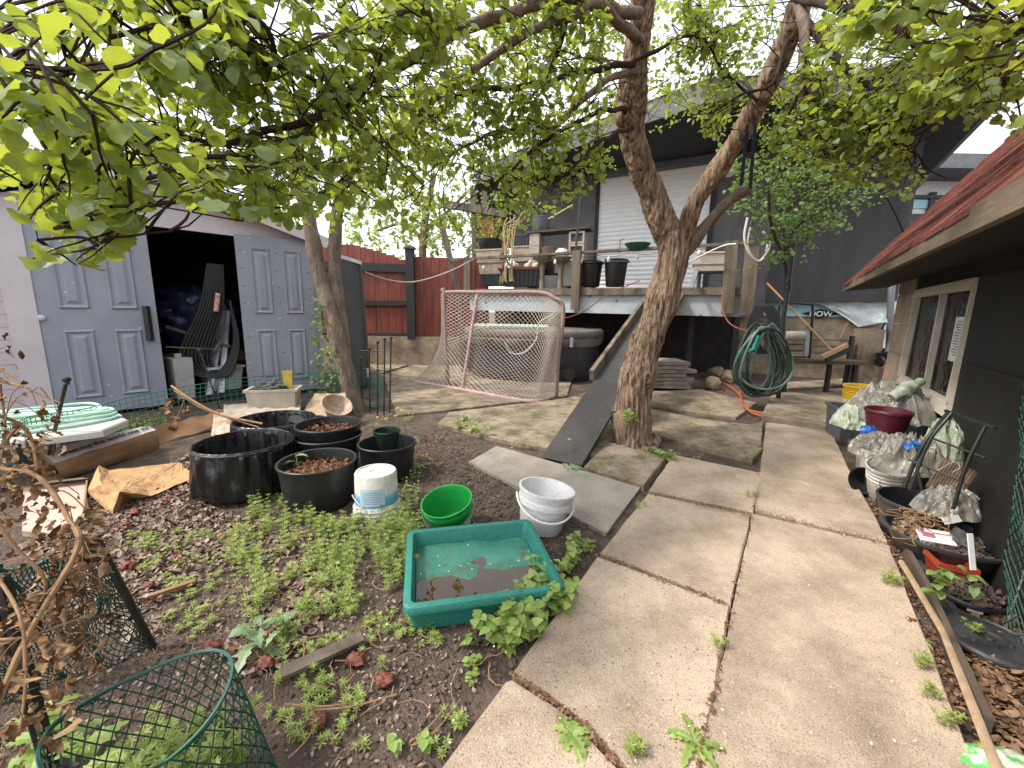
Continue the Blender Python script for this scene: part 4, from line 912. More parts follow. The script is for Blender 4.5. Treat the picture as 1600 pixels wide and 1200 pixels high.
b.grid(bf,24,8); tag(b.build('brown_paper',kraftd,smooth=True),'reddish brown crumpled paper sheet standing behind the bag lined tub','paper')
def sheet(poly,z,m,name,label,cat,amp=.02,fr=8,z0=.02):
    a=[G(x,y,zz) for (x,y),zz in zip(poly,z)]
    def fn(u,v): p_=a[0].lerp(a[1],u).lerp(a[3].lerp(a[2],u),v); return p_+V((0,0,z0+abs(noise.noise(p_*fr))*amp))
    b=MB(); b.grid(fn,26,16); return tag(b.build(name,m,smooth=True),label,cat)
sheet([(330,690),(372,686),(375,642),(335,648)],[.02,.05,.1,.08],mat('dirty cream cloth',(.52,.42,.32),(.3,.2,.13),scale=9,rough=.9),'crumpled_cloth','dirty cream cloth crumpled beside the big lined tub','cloth',.05,12)
sheet([(350,660),(470,645),(470,625),(350,636)],[.12,.1,.1,.12],mat('dusty canvas',(.42,.36,.3),(.3,.25,.2),scale=6,rough=.95),'canvas_sheet','dusty pale canvas spread behind the lined tubs','canvas',.05,9)
sheet([(472,650),(545,660),(540,618),(492,618)],[.05,.05,.22,.2],mat('tan corrugated card',(.36,.27,.19),(.28,.2,.13),scale=5,rough=.9),'cardboard_sheet','tan cardboard sheet leaning behind the cream bowl','cardboard',.03,6)
# table-like pale board with a mint hose on it at far left
t=thing('garden_bench','low pale plastic bench at the left edge behind the netting','bench',G(90,712))
b=MB(); zt=.34
bp=[G(-60,700,zt),G(160,672,zt),G(200,655,zt),G(150,640,zt),G(-60,652,zt)]
b.prism([p_-V((0,0,.05)) for p_ in bp],(0,0,.05),bev=.01); b.build('seat',mat('pale grey green plastic',(.5,.52,.47),(.4,.42,.38),rough=.6),t)
for px,py in ((108,715),(20,726)):
    b=MB(); c=G(px,py); b.box(c+V((0,.05,.15)),(.09,.09,.3),tap=1.3); b.build('leg',mat('grey plastic',(.16,.17,.17)),t)
mint=mat('mint green hose',(.42,.62,.5),(.33,.5,.4),rough=.45,bump=.1)
b=MB()
for k in range(9):
    o_=k*.016; pts=[G(-40,690-k*4,zt),G(60,676-k*3.5,zt),G(140,664-k*3,zt),G(185-k*3,652-k*.5,zt),G(150,645+k*1.2,zt),G(60,650+k*1.2,zt),G(-40,655+k*2,zt)]
    b.tube(curve([p_+V((0,0,.014+(k%3)*.02)) for p_ in pts],6),.012,7)
b.tube(curve([G(175,648,zt+.02),G(190,652,zt),G(188,672,.2),G(186,690,.02)],5),.012,7)
tag(b.build('hose_coil',mint,smooth=True),'mint green hose laid in long loops on the pale bench','hose')
# dried red tomatoes
tm=mat('shrivelled tomato',(.2,.05,.028),(.1,.03,.018),scale=30,rough=.6,bump=.9,bscale=30)
TL=['shrivelled tomato just below the tip of the kraft bag','shrivelled tomato below and left of the kraft bag tip','shrivelled tomato under the right end of the kraft bag','lone shrivelled tomato on the litter below the lined tub','shrivelled tomato directly above the short split stick','shrivelled tomato left of the split stick, farther from the camera','shrivelled tomato at the left end of the short split stick','shrivelled tomato between the paper sack and the flat cardboard','shrivelled tomato among the dried plant stems at far left','shrivelled tomato beside the rim of the round mesh cage','shrivelled tomato nearest the camera, in the bare soil','shrivelled tomato at the right end of the thin grey strip','shrivelled tomato below the thin grey strip','shrivelled tomato at the left end of the thin grey strip','shrivelled tomato at the right edge of the kraft bag','shrivelled tomato just above the mesh wrapped stake','lone shrivelled tomato on the walk beside the pale stick']
for i,(x,y) in enumerate([(210,800),(195,822),(275,770),(350,838),(278,872),(200,884),(232,915),(150,745+25),(65,925),(330,988+20),(497,1125),(556,1030),(600,1062),(415,1035),(262,870-90),(150,838),(1422,972)]):
    if i in(4,): pass
    c=G(x,y,.015); r_=rnd(.016,.026); pos='far left' if x<170 else 'centre left'
    crump(c,V((r_*1.25,r_,r_*.7)),tm,'shrivelled_tomato',TL[i],'tomato',n=10,amp=.5,fr=3,group='shrivelled tomatoes on the ground',seed=i)
# boards and sticks in the bed
b=MB(); b.beam(G(440,1052,.03),G(566,995,.03),.05,.012); tag(b.build('wood_strip',wood),'thin grey wooden strip lying in the weeds in front of the tray','wood')
b=MB(); b.beam(G(232,932,.03),G(305,908,.03),.02,.012); tag(b.build('wood_chip',kraftd),'short split stick on the leaf litter','stick')
# ---------------- netting ----------------
net=mat('green garden netting',(.012,.07,.05),(.008,.05,.036),rough=.5,bump=0)
netl=mat('pale green netting edge',(.02,.11,.085),(.015,.08,.06),rough=.5,bump=0)
def netsheet(fn,nu,nv,r=.0018,diag=False,n=3,par=None,name='mesh',m=None,res=1):
    b=MB()
    if not diag:
        for i in range(nu+1): b.tube([fn(i/nu,j/nv) for j in range(nv+1)],r,n,cap=False)
        for j in range(nv+1): b.tube([fn(i/nu,j/nv) for i in range(nu+1)],r*(1.6 if j in(0,nv) else 1),n,cap=False)
    else:
        for s_ in (1,-1):
            for i in range(-nv,nu+nv+1):
                pts=[]
                for j in range(nv+1):
                    u=i+s_*j
                    if 0<=u<=nu: pts.append(fn(u/nu,j/nv))
                if len(pts)>1: b.tube(pts,r,n,cap=False)
        for j in (0,nv): b.tube([fn(i/nu,j/nv) for i in range(nu+1)],r*2,n,cap=False)
    return b.build(name,m or net,par)
nf=thing('netting_fence','low green plastic netting fence round the bed on thin black stakes','netting',G(200,700))
base=curve([G(-120,800),G(0,765),G(70,745),G(200,702),G(345,657),G(480,637),G(560,634),G(603,642)],12)
tops=[(-120,.40),(70,.41),(603,.46)]
def pathpt(P,u):
    x=u*(len(P)-1); i=min(int(x),len(P)-2); return P[i].lerp(P[i+1],x-i)
netsheet(lambda u,v: pathpt(base,u)+V((noise.noise(V((u*20,v*2,0)))*.02,noise.noise(V((u*18,v*2,5)))*.03*v,v*(.43+.03*noise.noise(V((u*12,0,0)))))),110,10,.003,par=nf,m=mat('teal green netting',(.03,.2,.15),(.02,.15,.11),rough=.5,bump=0))
def stake(px,py,tx_,ty_,name='stake',r=.011,ball=True,par=None):
    g=G(px,py); t_=D(tx_,ty_,g.y); b=MB(); b.tube([g,t_],r,8); 
    if ball: b.lathe([(0,-.03),(.012,-.03),(.015,-.024),(.012,-.018),(.021,-.006),(.024,.004),(.018,.018),(0,.024)],t_,14)
    return b.build(name,blackm,par,smooth=True)
stake(68,748,104,594,par=nf); stake(348,652,312,548,par=nf,r=.008)
# round mesh cage in the front left corner
ca=G(112,1085,.36); cb2=G(382,1050,.36); cc=(ca+cb2)/2; cc.z=0; cc.y-=.06; cr_=(ca-cb2).length/2*.86; cc.x+=.02
print('cage',cc,cr_)
t=thing('mesh_cage','round cage of green diamond mesh at the front left corner','cage',cc)
netsheet(lambda u,v: cc+V((math.cos(u*6.2832)*cr_*(1+.04*math.sin(u*12.5)+.12*(1-v)*math.cos(u*6.28-.4))+.09*(1-v),math.sin(u*6.2832)*cr_*(1+.03*math.sin(u*19)),v*(.36+.02*math.sin(u*12)))),30,8,.0018,diag=True,par=t)
b=MB(); b.tube([cc+V((math.cos(a)*cr_*(1+.04*math.sin(2*a)),math.sin(a)*cr_*(1+.03*math.sin(a*3)),.36+.02*math.sin(2*a))) for a in [i*.0982 for i in range(64)]],.0035,5,closed=True); b.build('rim',netl,t,smooth=True)
st1=thing('netting_screen','slanting black stake wrapped in green mesh at the left of the bed','netting',G(240,1010))
g1=G(240,1012); t1=D(148,838,g1.y-.05)
b=MB(); b.tube([g1,t1],.012,8); b.build('stake',blackm,st1)
g0=G(-60,1120); t0=D(-40,880,g0.y)
netsheet(lambda u,v: (g1.lerp(g0,u)).lerp(t1.lerp(t0,u),v)+V((0,noise.noise(V((u*6,v*4,0)))*.05,noise.noise(V((u*7,v*3,8)))*.03-.05*math.sin(u*3.1)*v)),40,14,.0018,diag=True,par=st1)
b=MB()
g=G(80,1195); b.beam(g,D(0,900,g.y-.03),.022,.022,up=(0,1,0)); tag(b.build('garden_stake',blackm),'thick black stake leaning in the bottom left corner','stake')
b=MB(); b.tube([G(75,1225),D(-5,960,G(75,1225).y)],.005,6); tag(b.build('thin_stake',blackm),'thin black rod beside the thick corner stake','stake')
# dried tomato plant in the foreground
dry=mat('dry plant stem',(.33,.2,.1),(.2,.11,.055),scale=12,rough=.85,bump=.5,stretch=(1,1,.4))
dl_m=mat('withered leaf',(.95,.95,.95),(.6,.6,.6),scale=30,rough=.9,island=[(.16,.075,.035),(.3,.17,.085),(.42,.28,.16),(.22,.11,.05)],spec=.2)
t=thing('withered_tomato_plant','withered brown tomato plant with curled dead leaves at the left edge','plant',G(-60,1050))
stems=[[(-40,1190,.62,.008),(40,1000,.72,.008),(120,860,.85,.008),(108,812,.9,.007),(60,745,.95,.007),(0,732,.95,.008),(-60,715,.95,.009)],
[(108,812,.9,.006),(130,850,.88,.006),(120,880,.85,.004)],[(-30,640,.95,.006),(30,662,1.0,.006),(50,690,1.0,.005),(60,740,.97,.004)],[(30,662,1.0,.005),(0,700,1.0,.006),(-40,720,1,.006)],
[(-20,560,1.1,.003),(40,605,1.1,.003),(95,630,1.1,.002)],[(-20,590,1.0,.005),(20,600,1.0,.004),(36,605,1.0,.003)],[(0,600,1.05,.004),(8,680,1.05,.003),(-10,760,1,.003)],[(-30,770,.8,.005),(20,850,.8,.005),(70,905,.8,.004),(60,960,.8,.003)],
[(-20,1000,.7,.004),(40,995,.72,.003),(130,965,.8,.002)],[(50,1050,.75,.003),(110,1020,.8,.003),(140,995,.82,.002)],[(-20,880,.75,.004),(30,960,.7,.004),(40,1060,.66,.003),(30,1150,.62,.003)],[(-20,480,1.2,.003),(-5,540,1.2,.003),(-20,600,1.2,.003)],[(110,850,.88,.003),(90,960,.85,.002),(100,1020,.84,.0015)],[(130,856,.88,.003),(170,860,.9,.002),(182,850,.9,.0015)]]
b=MB(); sp=[]
for L_ in stems:
    P,R=PXL(L_); Q=curve(P,6); rr=[R[min(i//6,len(R)-1)] for i in range(len(Q))]
    b.tube(Q,[r*.75 for r in rr],7,jit=lambda q,r:r*.35*noise.noise(q*60)); sp+=Q
for _ in range(70):
    q=random.choice(sp); 
    if proj(q)[0]>150: continue
    e=q+V((rnd(-.08,.08),rnd(-.06,.06),rnd(-.1,.05))); b.tube(curve([q,q.lerp(e,.5)+V((0,0,.02)),e],4),.0013,4)
b.build('stem',dry,t,smooth=True)
b=MB()
for _ in range(700):
    q=random.choice(sp); x,y,d=proj(q); 
    if y<650 and random.random()<.75: continue
    p=q+V((rnd(-.05,.05),rnd(-.05,.05),rnd(-.13,.02)))
    if proj(p)[0]>165: continue
    b.leaf(p,V((rnd(-.5,.5),rnd(-.5,.5),-1)),V((rnd(-1,1),rnd(-1,1),rnd(-1,1))),rnd(.015,.042),rnd(.008,.02),rnd(-1.2,1.2),rnd(.3,1.2),LP,wav=.3)
b.build('leaves',dl_m,t,smooth=True,angle=0)
t=thing('dry_branch','long dry brown stem with curled pods lying across the netting','branch',G(330,680))
b=MB(); P=[D(x,y,Y) for x,y,Y in ((268,603,3.1),(300,625,3.0),(345,648,2.95),(410,662,2.9))]; b.tube(curve(P,6),.008,6); b.build('stem',dry,t); b=MB(); P2=[D(x,y,Y) for x,y,Y in ((272,610,3.1),(320,640,3.0),(405,668,2.9))]; b.tube(curve(P2,6),.005,6); b.build('stem',dry,t); b=MB(); b.tube(curve([D(290,618,3.05),D(282,640,3.0),D(270,665,2.95)],5),.003,5); b.build('stem',dry,t)
b=MB()
for x,y in ((262,640),(275,655),(290,640),(272,668),(268,628)):
    for k in range(6): b.leaf(D(x,y,3.0),V((rnd(-1,1),rnd(-1,1),rnd(-1,.3))),V((rnd(-1,1),1,0)),.05,.035,.8,.8,LP,wav=.2)
b.build('leaves',dl_m,t)
def drape(c,r,m,name,label,cat,seed=0,rag=.25,group=None):
    b=MB(); c=V(c); r=V(r); N=44
    def fn(u,v):
        x=2*u-1; y=2*v-1; k=1+rag*noise.noise(V((x*1.3,y*1.3,seed)))+rag*.5*noise.noise(V((x*4,y*4,seed)))
        q=math.sqrt(x*x+y*y); mx=max(abs(x),abs(y),1e-6); f=(mx/q if q>0 else 1); x*=f; y*=f; q=min(1,math.sqrt(x*x+y*y))
        ridge=1-2*abs(noise.noise(V((x*2.6+seed,y*2.6,seed*3))))*1.6; rid2=1-2*abs(noise.noise(V((x*6+seed,y*6+3,seed))))*1.4
        z=(1-q**3)*(.45+.42*ridge+.16*rid2)-q**4*.35+.05*noise.noise(V((x*14,y*14,seed)))
        return c+V((x*r.x*k+.15*r.x*noise.noise(V((x*3,y*3,seed+5))),y*r.y*k+.15*r.y*noise.noise(V((x*3,y*3,seed+9))),r.z*z))
    b.grid(fn,N,N); return tag(b.build(name,m,smooth=True,angle=0),label,cat,group)
# ---------------- hockey goal ----------------
pink=mat('faded pink paint over rust',(.5,.33,.34),(.3,.18,.17),scale=18,rough=.6,bump=.3,speck=[(70,(.22,.09,.05),.85)],lo=.3,hi=.6)
tape=mat('dirty pink wrapping',(.36,.25,.22),(.2,.14,.12),scale=30,rough=.8,bump=.6,bscale=60)
gb0=G(648,599);gb1=G(722,612);gb2=G(815,629);gb3=G(850,628);gb4=G(869,620)
t=thing('hockey_goal','faded pink hockey goal seen from behind with torn knotted netting','goal',G(760,610))
rp_b=G(869,622); zt_=D(860,462,rp_b.y).z
tr=D(866,466,rp_b.y+.05); tl_=D(694,459,rp_b.y+.75); tr2=D(880,484,rp_b.y+.03)
lp_b=V((D(700,600,tl_.y).x,tl_.y,0))
b=MB(); b.tube(curve([rp_b+V((0,0,.02)),D(872,560,rp_b.y),tr2,tr,D(840,457,rp_b.y+.15),D(770,457,rp_b.y+.45),tl_+V((.04,0,.02)),tl_-V((0,0,.06)),lp_b],8),.03,14); b.build('front_frame',tape,t,smooth=True)
b=MB(); b.tube(curve([p+V((0,0,.03)) for p in (gb0,gb1,gb2,gb3,gb4)],8),.028,14); b.build('base_bar',pink,t,smooth=True)
b=MB(); b.tube(curve([p+V((0,0,.03)) for p in (lp_b,gb0)],4),.026,12); b.build('side_bar',pink,t,smooth=True)
b=MB(); cb_t=D(746,459,tl_.y-.2); b.tube([gb1+V((0,0,.03)),cb_t],.024,12); b.build('centre_brace',pink,t,smooth=True)
netw=mat('grey twine',(.6,.52,.47),(.42,.35,.31),scale=30,rough=.9,bump=0)
top=curve([tl_,D(770,457,rp_b.y+.45),D(840,457,rp_b.y+.15),tr,tr2],10); bot=curve([p+V((0,0,.04)) for p in (gb0,gb1,gb2,gb3,gb4)],10)
def gn(u,v):
    a=pathpt(top,u); c=pathpt(bot,u); 
    if u>.8:
        k=(u-.8)/.2; c=c.lerp(rp_b+V((0,0,.1)),k*.6)
    e_=1+2.2*(1-u)**2; hv_=v**e_; p=V((lerp(a.x,c.x,hv_),lerp(a.y,c.y,hv_),lerp(a.z,c.z,v))); s_=math.sin(v*3.14); s2=math.sin(u*3.14)
    p=p+V((0,-.10*s_*s2*(1-.5*v),-.14*s_*s2+.05*math.sin(u*9)*s_*.6))
    return p+V((noise.noise(p*3),0,noise.noise(p*3+V((4,0,0)))))*.03
netsheet(gn,36,27,.0040,diag=True,par=t,name='net',m=netw)
def gs(u,v):
    a=tl_.lerp(lp_b+V((0,0,.05)),u); g0_=gb0+V((0,0,.05)); hu_=u**3.2; c=V((lerp(tl_.x,g0_.x,hu_),lerp(tl_.y,g0_.y,hu_),lerp(tl_.z,g0_.z,u))); return a.lerp(c,v)+V((-.05*math.sin(v*3.1),0,-.06*math.sin(v*3.1)*math.sin(u*3.1)))
netsheet(gs,27,11,.0042,diag=True,par=t,name='net',m=netw)
# ---------------- hot tub ----------------
cov=mat('aged vinyl cover',(.16,.135,.12),(.09,.08,.07),scale=4,rough=.7,bump=.3)
tubm=mat('slate blue tub cabinet',(.05,.055,.065),(.03,.033,.04),scale=3,rough=.3,bump=.2,bscale=12,speck=[(20,(.2,.2,.21),.96)])
c=G(835,600); zt_=.86; rt=1.28; cy=c.y+1.28; ccx=D(834,520,cy-.2).x
t=thing('hot_tub','round dark hot tub with a sagging vinyl cover tucked under the deck','hot tub',V((ccx,cy,0)))
tc2=V((ccx,cy,0))
def oct_(a,j=0): return .02*math.cos(a*8)
b=MB(); b.lathe([(rt*.96,0),(rt*.98,.06),(rt,.1),(rt,zt_-.16)],tc2,64,wob=oct_); b.build('cabinet',tubm,t,smooth=True)
b=MB(); b.lathe([(rt*1.0,zt_-.26),(rt*1.03,zt_-.24),(rt*1.05,zt_-.12),(rt*1.04,zt_-.1),(rt*1.05,zt_-.09),(rt*1.05,zt_+.01),(rt*1.02,zt_+.04),(0,zt_+.07)],tc2,64,wob=lambda a,j:.02*math.cos(a*8)+(.025*noise.noise(V((a*3,j*1.7,0))) if j<3 else 0)); b.build('cover',cov,t,smooth=True,angle=60)
p=D(889,585,cy-rt*.98); b=MB()
b.tube(curve([p+V((-.12,0,-.04)),p+V((-.1,0,.05)),p+V((0,-.01,.09)),p+V((.1,0,.05)),p+V((.12,0,-.04))],6),.012,8); b.lathe([(.1,0),(.1,.02),(0,.02)],p,24,M=V((0,-1,.0)).to_track_quat('Z','Y').to_matrix()); b.build('access_port',black,t)
b=MB(); b.box(D(893,535,cy-rt*.97),(.05,.02,.16)); b.build('strap',mat('pale strap',(.4,.4,.42)),t)
gh_=mat('mint braided hose',(.5,.62,.48),(.38,.5,.37),scale=40,rough=.6,bump=.2)
b=MB()
for k in range(4):
    o_=V((0,.05*k,.02+.02*(k%2))); b.tube(curve([V((D(735,512,cy-1.0).x,cy-1.0,.93))+o_,V((D(770,500,cy-.95).x,cy-.95,.93))+o_,V((D(812,501,cy-.95).x,cy-.95,.93))+o_,V((D(858,502,cy-1.0).x,cy-1.0,.93))+o_],7),.016,7)
b.tube(curve([D(x_,y_,cy-1.38) for x_,y_ in ((858,500),(873,488),(875,478),(862,492),(842,505),(838,530),(820,550),(800,552),(788,535))],7),.011,7)
tag(b.build('garden_hose',gh_,smooth=True),'mint and white garden hose coiled on the hot tub cover with a loop hanging down','hose')
# ---------------- ramp ----------------
rpm=mat('dark ribbed rubber matting',(.075,.07,.068),(.045,.042,.04),scale=5,rough=.75,bump=.8,bscale=170,speck=[(120,(.14,.13,.12),.8)],wave=('X',55,3,.006))
t=thing('deck_ramp','long dark ribbed ramp leading from the paving up to the deck behind the trunk','ramp',G(875,720))
a0=G(845,714,.02);a1=G(908,728,.02); top0=D(1018,464,7.5); top1=D(1066,464,7.3)
sl0=a0.lerp(top0,.17); sl1=a1.lerp(top1,.17); 
def rm(u,v):
    p=a0.lerp(a1,u).lerp(top0.lerp(top1,u),v); 
    return p
b=MB(); b.grid(rm,6,40); b.grid(lambda u,v:rm(u,v)-V((0,0,.03)),6,40); b.build('matting',rpm,t,smooth=True)
b=MB(); b.beam(rm(0,.3)+V((-.03,0,.05)),top0+V((-.03,0,.05)),.05,.12); b.build('side_rail',wood,t)
b=MB(); b.beam(rm(1,.16)+V((.02,0,.0)),top1+V((.02,0,.05)),.05,.10); b.build('side_rail',wood,t)
b=MB(); b.beam(D(1080,452,6.6),D(1088,425,7.2),.06,.06); 
tag(b.build('grey_strut',MATS['dull aluminium']),'short pale strut leaning against the deck right of the trunk','strut')
# ---------------- things on the deck ----------------
def onde(px0,px1,ytop,off,dep=.3):
    u0,_=DU(px0,440,-off); u1,_=DU(px1,440,-off); z=DU((px0+px1)/2,ytop,-off)[1]
    return DD((u0+u1)/2,off+dep/2,dz+.035),u1-u0,z-dz-.035
drz=math.atan2(dd.y,dd.x)
dgrey=mat('dark slate plastic',(.05,.055,.065),(.035,.04,.048),scale=6,rough=.5)
bgc=mat('beige concrete planter',(.4,.33,.26),(.28,.22,.17),scale=8,rough=.85,bump=.3)
def dbox(px0,px1,yt,yb,off,m,label,name='planter_box',cat='planter',ribs=0,tap=.85,dep=.35,grp=None):
    c,w_,_=onde(px0,px1,yt,off,dep); zb=DU((px0+px1)/2,yb,-off)[1]; zt1=DU((px0+px1)/2,yt,-off)[1]; c.z=max(zb,dz+.035)
    return tag(rectpot(c,w_,dep,zt1-c.z,m,None,name,tap,rz=drz,ribs=ribs),label,cat,grp)
dbox(751,784,428,446,.12,dgrey,'dark ribbed planter under the beige planters at the deck end',ribs=8)
dbox(746,785,408,428,.14,bgc,'lower beige planter stacked on the dark ribbed one at the deck end')
dbox(742,784,389,407,.16,bgc,'upper beige planter stacked below a round black pot at the deck end')
dbox(780,846,420,447,.08,black,'black ribbed planter with a red brown lid and pale gourds on it',ribs=9,dep=.3)
b=MB(); c,w_,h_=onde(778,848,419,.06,.34); b.box(c+V((0,0,h_)),(w_,.36,.035),rz=drz); tag(b.build('red_board',mat('red brown board',(.3,.08,.05),(.2,.05,.03),rough=.7)),'red brown board lying on the black ribbed planter','board')
for i,px in enumerate((804,825,838)):
    z=DU(px,418,-.2)[1]; u=DU(px,418,-.2)[0]; b=MB(); b.lathe([(0,0),(.05,.01),(.085,.05),(.08,.09),(.04,.12),(.012,.125),(.01,.16),(0,.16)],DD(u,.22,z-.03),20,wob=lambda a,j:.06*math.cos(a*8)); tag(b.build('gourd',mat('pale gourd skin',(.62,.54,.4),(.5,.42,.3),rough=.6),smooth=True),('leftmost','middle','rightmost')[i]+' pale gourd on the red brown board','gourd','gourds on the planter lid')
dbox(799,828,384,408,.45,bgc,'small pale planter below the black square pot behind the gourds')
dbox(800,828,366,384,.47,dgrey,'black square pot on top of the small pale planter',ribs=5)
def drnd(px,yt,w_,yb,off,m,label,name='round_pot',cat='pot',tap=.85,grp=None,lid=False,zb=None):
    u,zt1=DU(px,yt,-off); z0=DU(px,yb,-off)[1] if zb is None else zb; z0=max(z0,dz+.035); c=DD(u,off,z0); r=w_/2*proj(c)[2]/F; h=zt1-z0
    b=MB(); b.lathe(potprof(r,h,tap),c,36)
    if lid: b.lathe([(r*1.08,h-.03),(r*1.12,h-.02),(r*1.12,h+.005),(r*.9,h+.035),(r*.3,h+.045),(0,h+.045)],c,36)
    return tag(b.build(name,m,None,smooth=True),label,cat,grp)
drnd(763,374,33,389,.35,black,'round black pot of dry yellow stalks topping the beige planters')
b=MB()
u,z=DU(763,374,-.35)
for k in range(40):
    p=DD(u+rnd(-.13,.13),.35+rnd(-.1,.1),z-.05); b.tube(curve([p,p+V((rnd(-.06,.06),rnd(-.05,.05),.2)),p+V((rnd(-.15,.15),rnd(-.1,.1),rnd(.3,.5)))],4),.004,4)
for k in range(60):
    p=DD(u+rnd(-.2,.2),.35+rnd(-.1,.1),z+rnd(.05,.4)); b.leaf(p,V((rnd(-1,1),rnd(-1,1),rnd(-1,1))),V((0,0,1)),.08,.03,.6,.3,LQ)
tag(b.build('dry_stalks',mat('yellow straw',(.5,.36,.12),(.38,.24,.08),rough=.9)),'dry yellow stalks standing in the round black pot on the beige planters','plant')
b=MB()
for k in range(9):
    x=rnd(786,800); b.tube(curve([D(x,440,8.4),D(x+rnd(-4,4),400,8.4),D(x+rnd(-6,10),355,8.4),D(x+rnd(-2,22),338+rnd(-10,20),8.4)],5),.009,5)
for k in range(50): b.leaf(D(rnd(782,802),rnd(360,440),8.4),V((rnd(-.5,.5),0,-1)),V((0,-1,0)),.15,.03,.5,.4,LQ)
tag(b.build('dead_vine',mat('pale straw stem',(.5,.4,.22),(.4,.3,.15),rough=.9)),'pale dead vine stems arching up between the planters and the block stand','plant')
# block stand
bs=thing('block_stand','stand of hollow concrete blocks carrying a plank on the deck','stand',DD(DU(855,440,-.5)[0],.55,dz))
blk_c=mat('grey concrete block',(.38,.34,.3),(.27,.24,.2),scale=12,rough=.95,bump=.6,bscale=60)
zt2=DU(860,364,-.5)[1]; nb_=5
for s_,(xa,xb) in enumerate(((827,842),(888,912))):
    u0=DU(xa,400,-.45)[0];u1=DU(xb,400,-.45)[0]; 
    for k in range(nb_):
        hh=(zt2-dz-.035)/nb_; b=MB(); zc=dz+.035+hh*(k+.5); c=DD((u0+u1)/2,.62,zc); w_=(u1-u0)
        if s_==0: b.box(c,(w_,.36,hh-.008),rz=drz)
        else:
            for (ox,ow) in ((-w_*.44,w_*.12),(0,w_*.12),(w_*.44,w_*.12)): b.box(c+dd*ox,(ow,.36,hh-.008),rz=drz)
            for zz in (-hh*.4,hh*.4): b.box(c+V((0,0,zz))-DN*.001,(w_*.98,.355,hh*.16),rz=drz)
            b.box(c+DN*.05,(w_*.97,.25,hh*.7),rz=drz)
        b.build('block',blk_c,bs)
b=MB(); ua=DU(822,366,-.4)[0];ub=DU(920,362,-.4)[0]; b.beam(DD(ua,.62,zt2+.02),DD(ub,.62,zt2+.05),.42,.035); b.build('plank',woodh,bs)
drnd(846,340,30,363,.6,mat('blue grey bucket',(.11,.12,.15),(.08,.09,.11),rough=.5),'blue grey bucket standing on the plank of the block stand','bucket','bucket',zb=zt2+.05)
b=MB(); b.tube([D(857,342,8.45),D(895,320,8.2)],.012,6); tag(b.build('cane',mat('yellow cane',(.6,.5,.2),rough=.7)),'thin yellow cane sticking out of the bucket on the block stand','cane')
drnd(858,387,22,400,.5,mat('brown clay bowl',(.2,.12,.09),rough=.8),'brown clay bowl on the middle shelf of the block stand','bowl','bowl')
drnd(858,408,20,428,.4,dgrey,'grey pot on the shelf between the two bird bath columns')
b=MB(); ua=DU(846,428,-.4)[0];ub=DU(876,428,-.4)[0]; b.beam(DD(ua,.45,DU(860,428,-.4)[1]),DD(ub,.45,DU(860,428,-.4)[1]),.3,.025); tag(b.build('small_shelf',woodh),'short red brown shelf between the two bird bath columns','shelf')
for i,(px,yt) in enumerate(((847,402),(876,402))):
    u,zt1=DU(px,yt,-.02); c=DD(u,.06,dz+.035); h=zt1-c.z; b=MB(); b.lathe([(.11,0),(.10,.04),(.055,.1),(.045,h*.5),(.055,h*.75),(.05,h*.8),(.09,h*.86),(.19,h*.96),(.2,h),(.17,h),(0,h*.93)],c,28); tag(b.build('bird_bath',mat('brown grey stone',(.2,.155,.12),(.12,.09,.07),scale=10,rough=.9),smooth=True),('left','right')[i]+' stone bird bath column at the front edge of the deck','bird bath','bird baths on the deck edge')
dbox(877,900,405,447,.25,mat('white louvred plastic',(.55,.53,.48),(.44,.41,.36),rough=.6),'off white crate standing just left of the middle deck post','crate','crate',tap=.95)
crump(DD(DU(878,398,-.3)[0],.3,DU(878,396,-.3)[1]),V((.12,.08,.09)),mat('white crumpled cloth',(.7,.68,.66),rough=.8),'white_cloth','white crumpled cloth lying on the right bird bath','cloth',n=12)
drnd(923,411,37,448,.2,black,'lidded black pail on the deck right of the middle post','pail','pail',lid=True,tap=.8)
drnd(963,406,36,448,.2,black,'open black pail on the deck in front of the shutter','pail','pail',tap=.78)
b=MB(); u,z=DU(963,408,-.2); b.tube([DD(u+.22*math.cos(a)*1.05,.2+.2*math.sin(a),z-.02) for a in [i*.3 for i in range(22)]],.014,6); tag(b.build('cable_loop',mat('grey cable',(.25,.25,.26))),'grey cable loop hung round the top of the open black pail','cable')
u,z=DU(996,386,.05); c=DD(u,-.05,z-.03); b=MB(); b.lathe([(.12,-.03),(.13,-.025),(.215,.07),(.225,.085),(.2,.08),(.12,-.01),(0,-.01)],c,36); tag(b.build('green_bowl',mat('dark green bowl plastic',(.01,.11,.07),(.008,.08,.05),rough=.35),smooth=True),'dark green bowl sitting on the hand rail left of the trunk','bowl')
b=MB(); u,z=DU(968,395,.0); b.tube([DD(u,0,z-.02),DD(u,0,z+.22)],.008,6); b.tube([DD(u,0,z+.2),DD(u+.05,0,z+.24)],.008,6); tag(b.build('rail_peg',mat('olive stick',(.12,.13,.06))),'thin olive stick tied upright to the hand rail','stick')
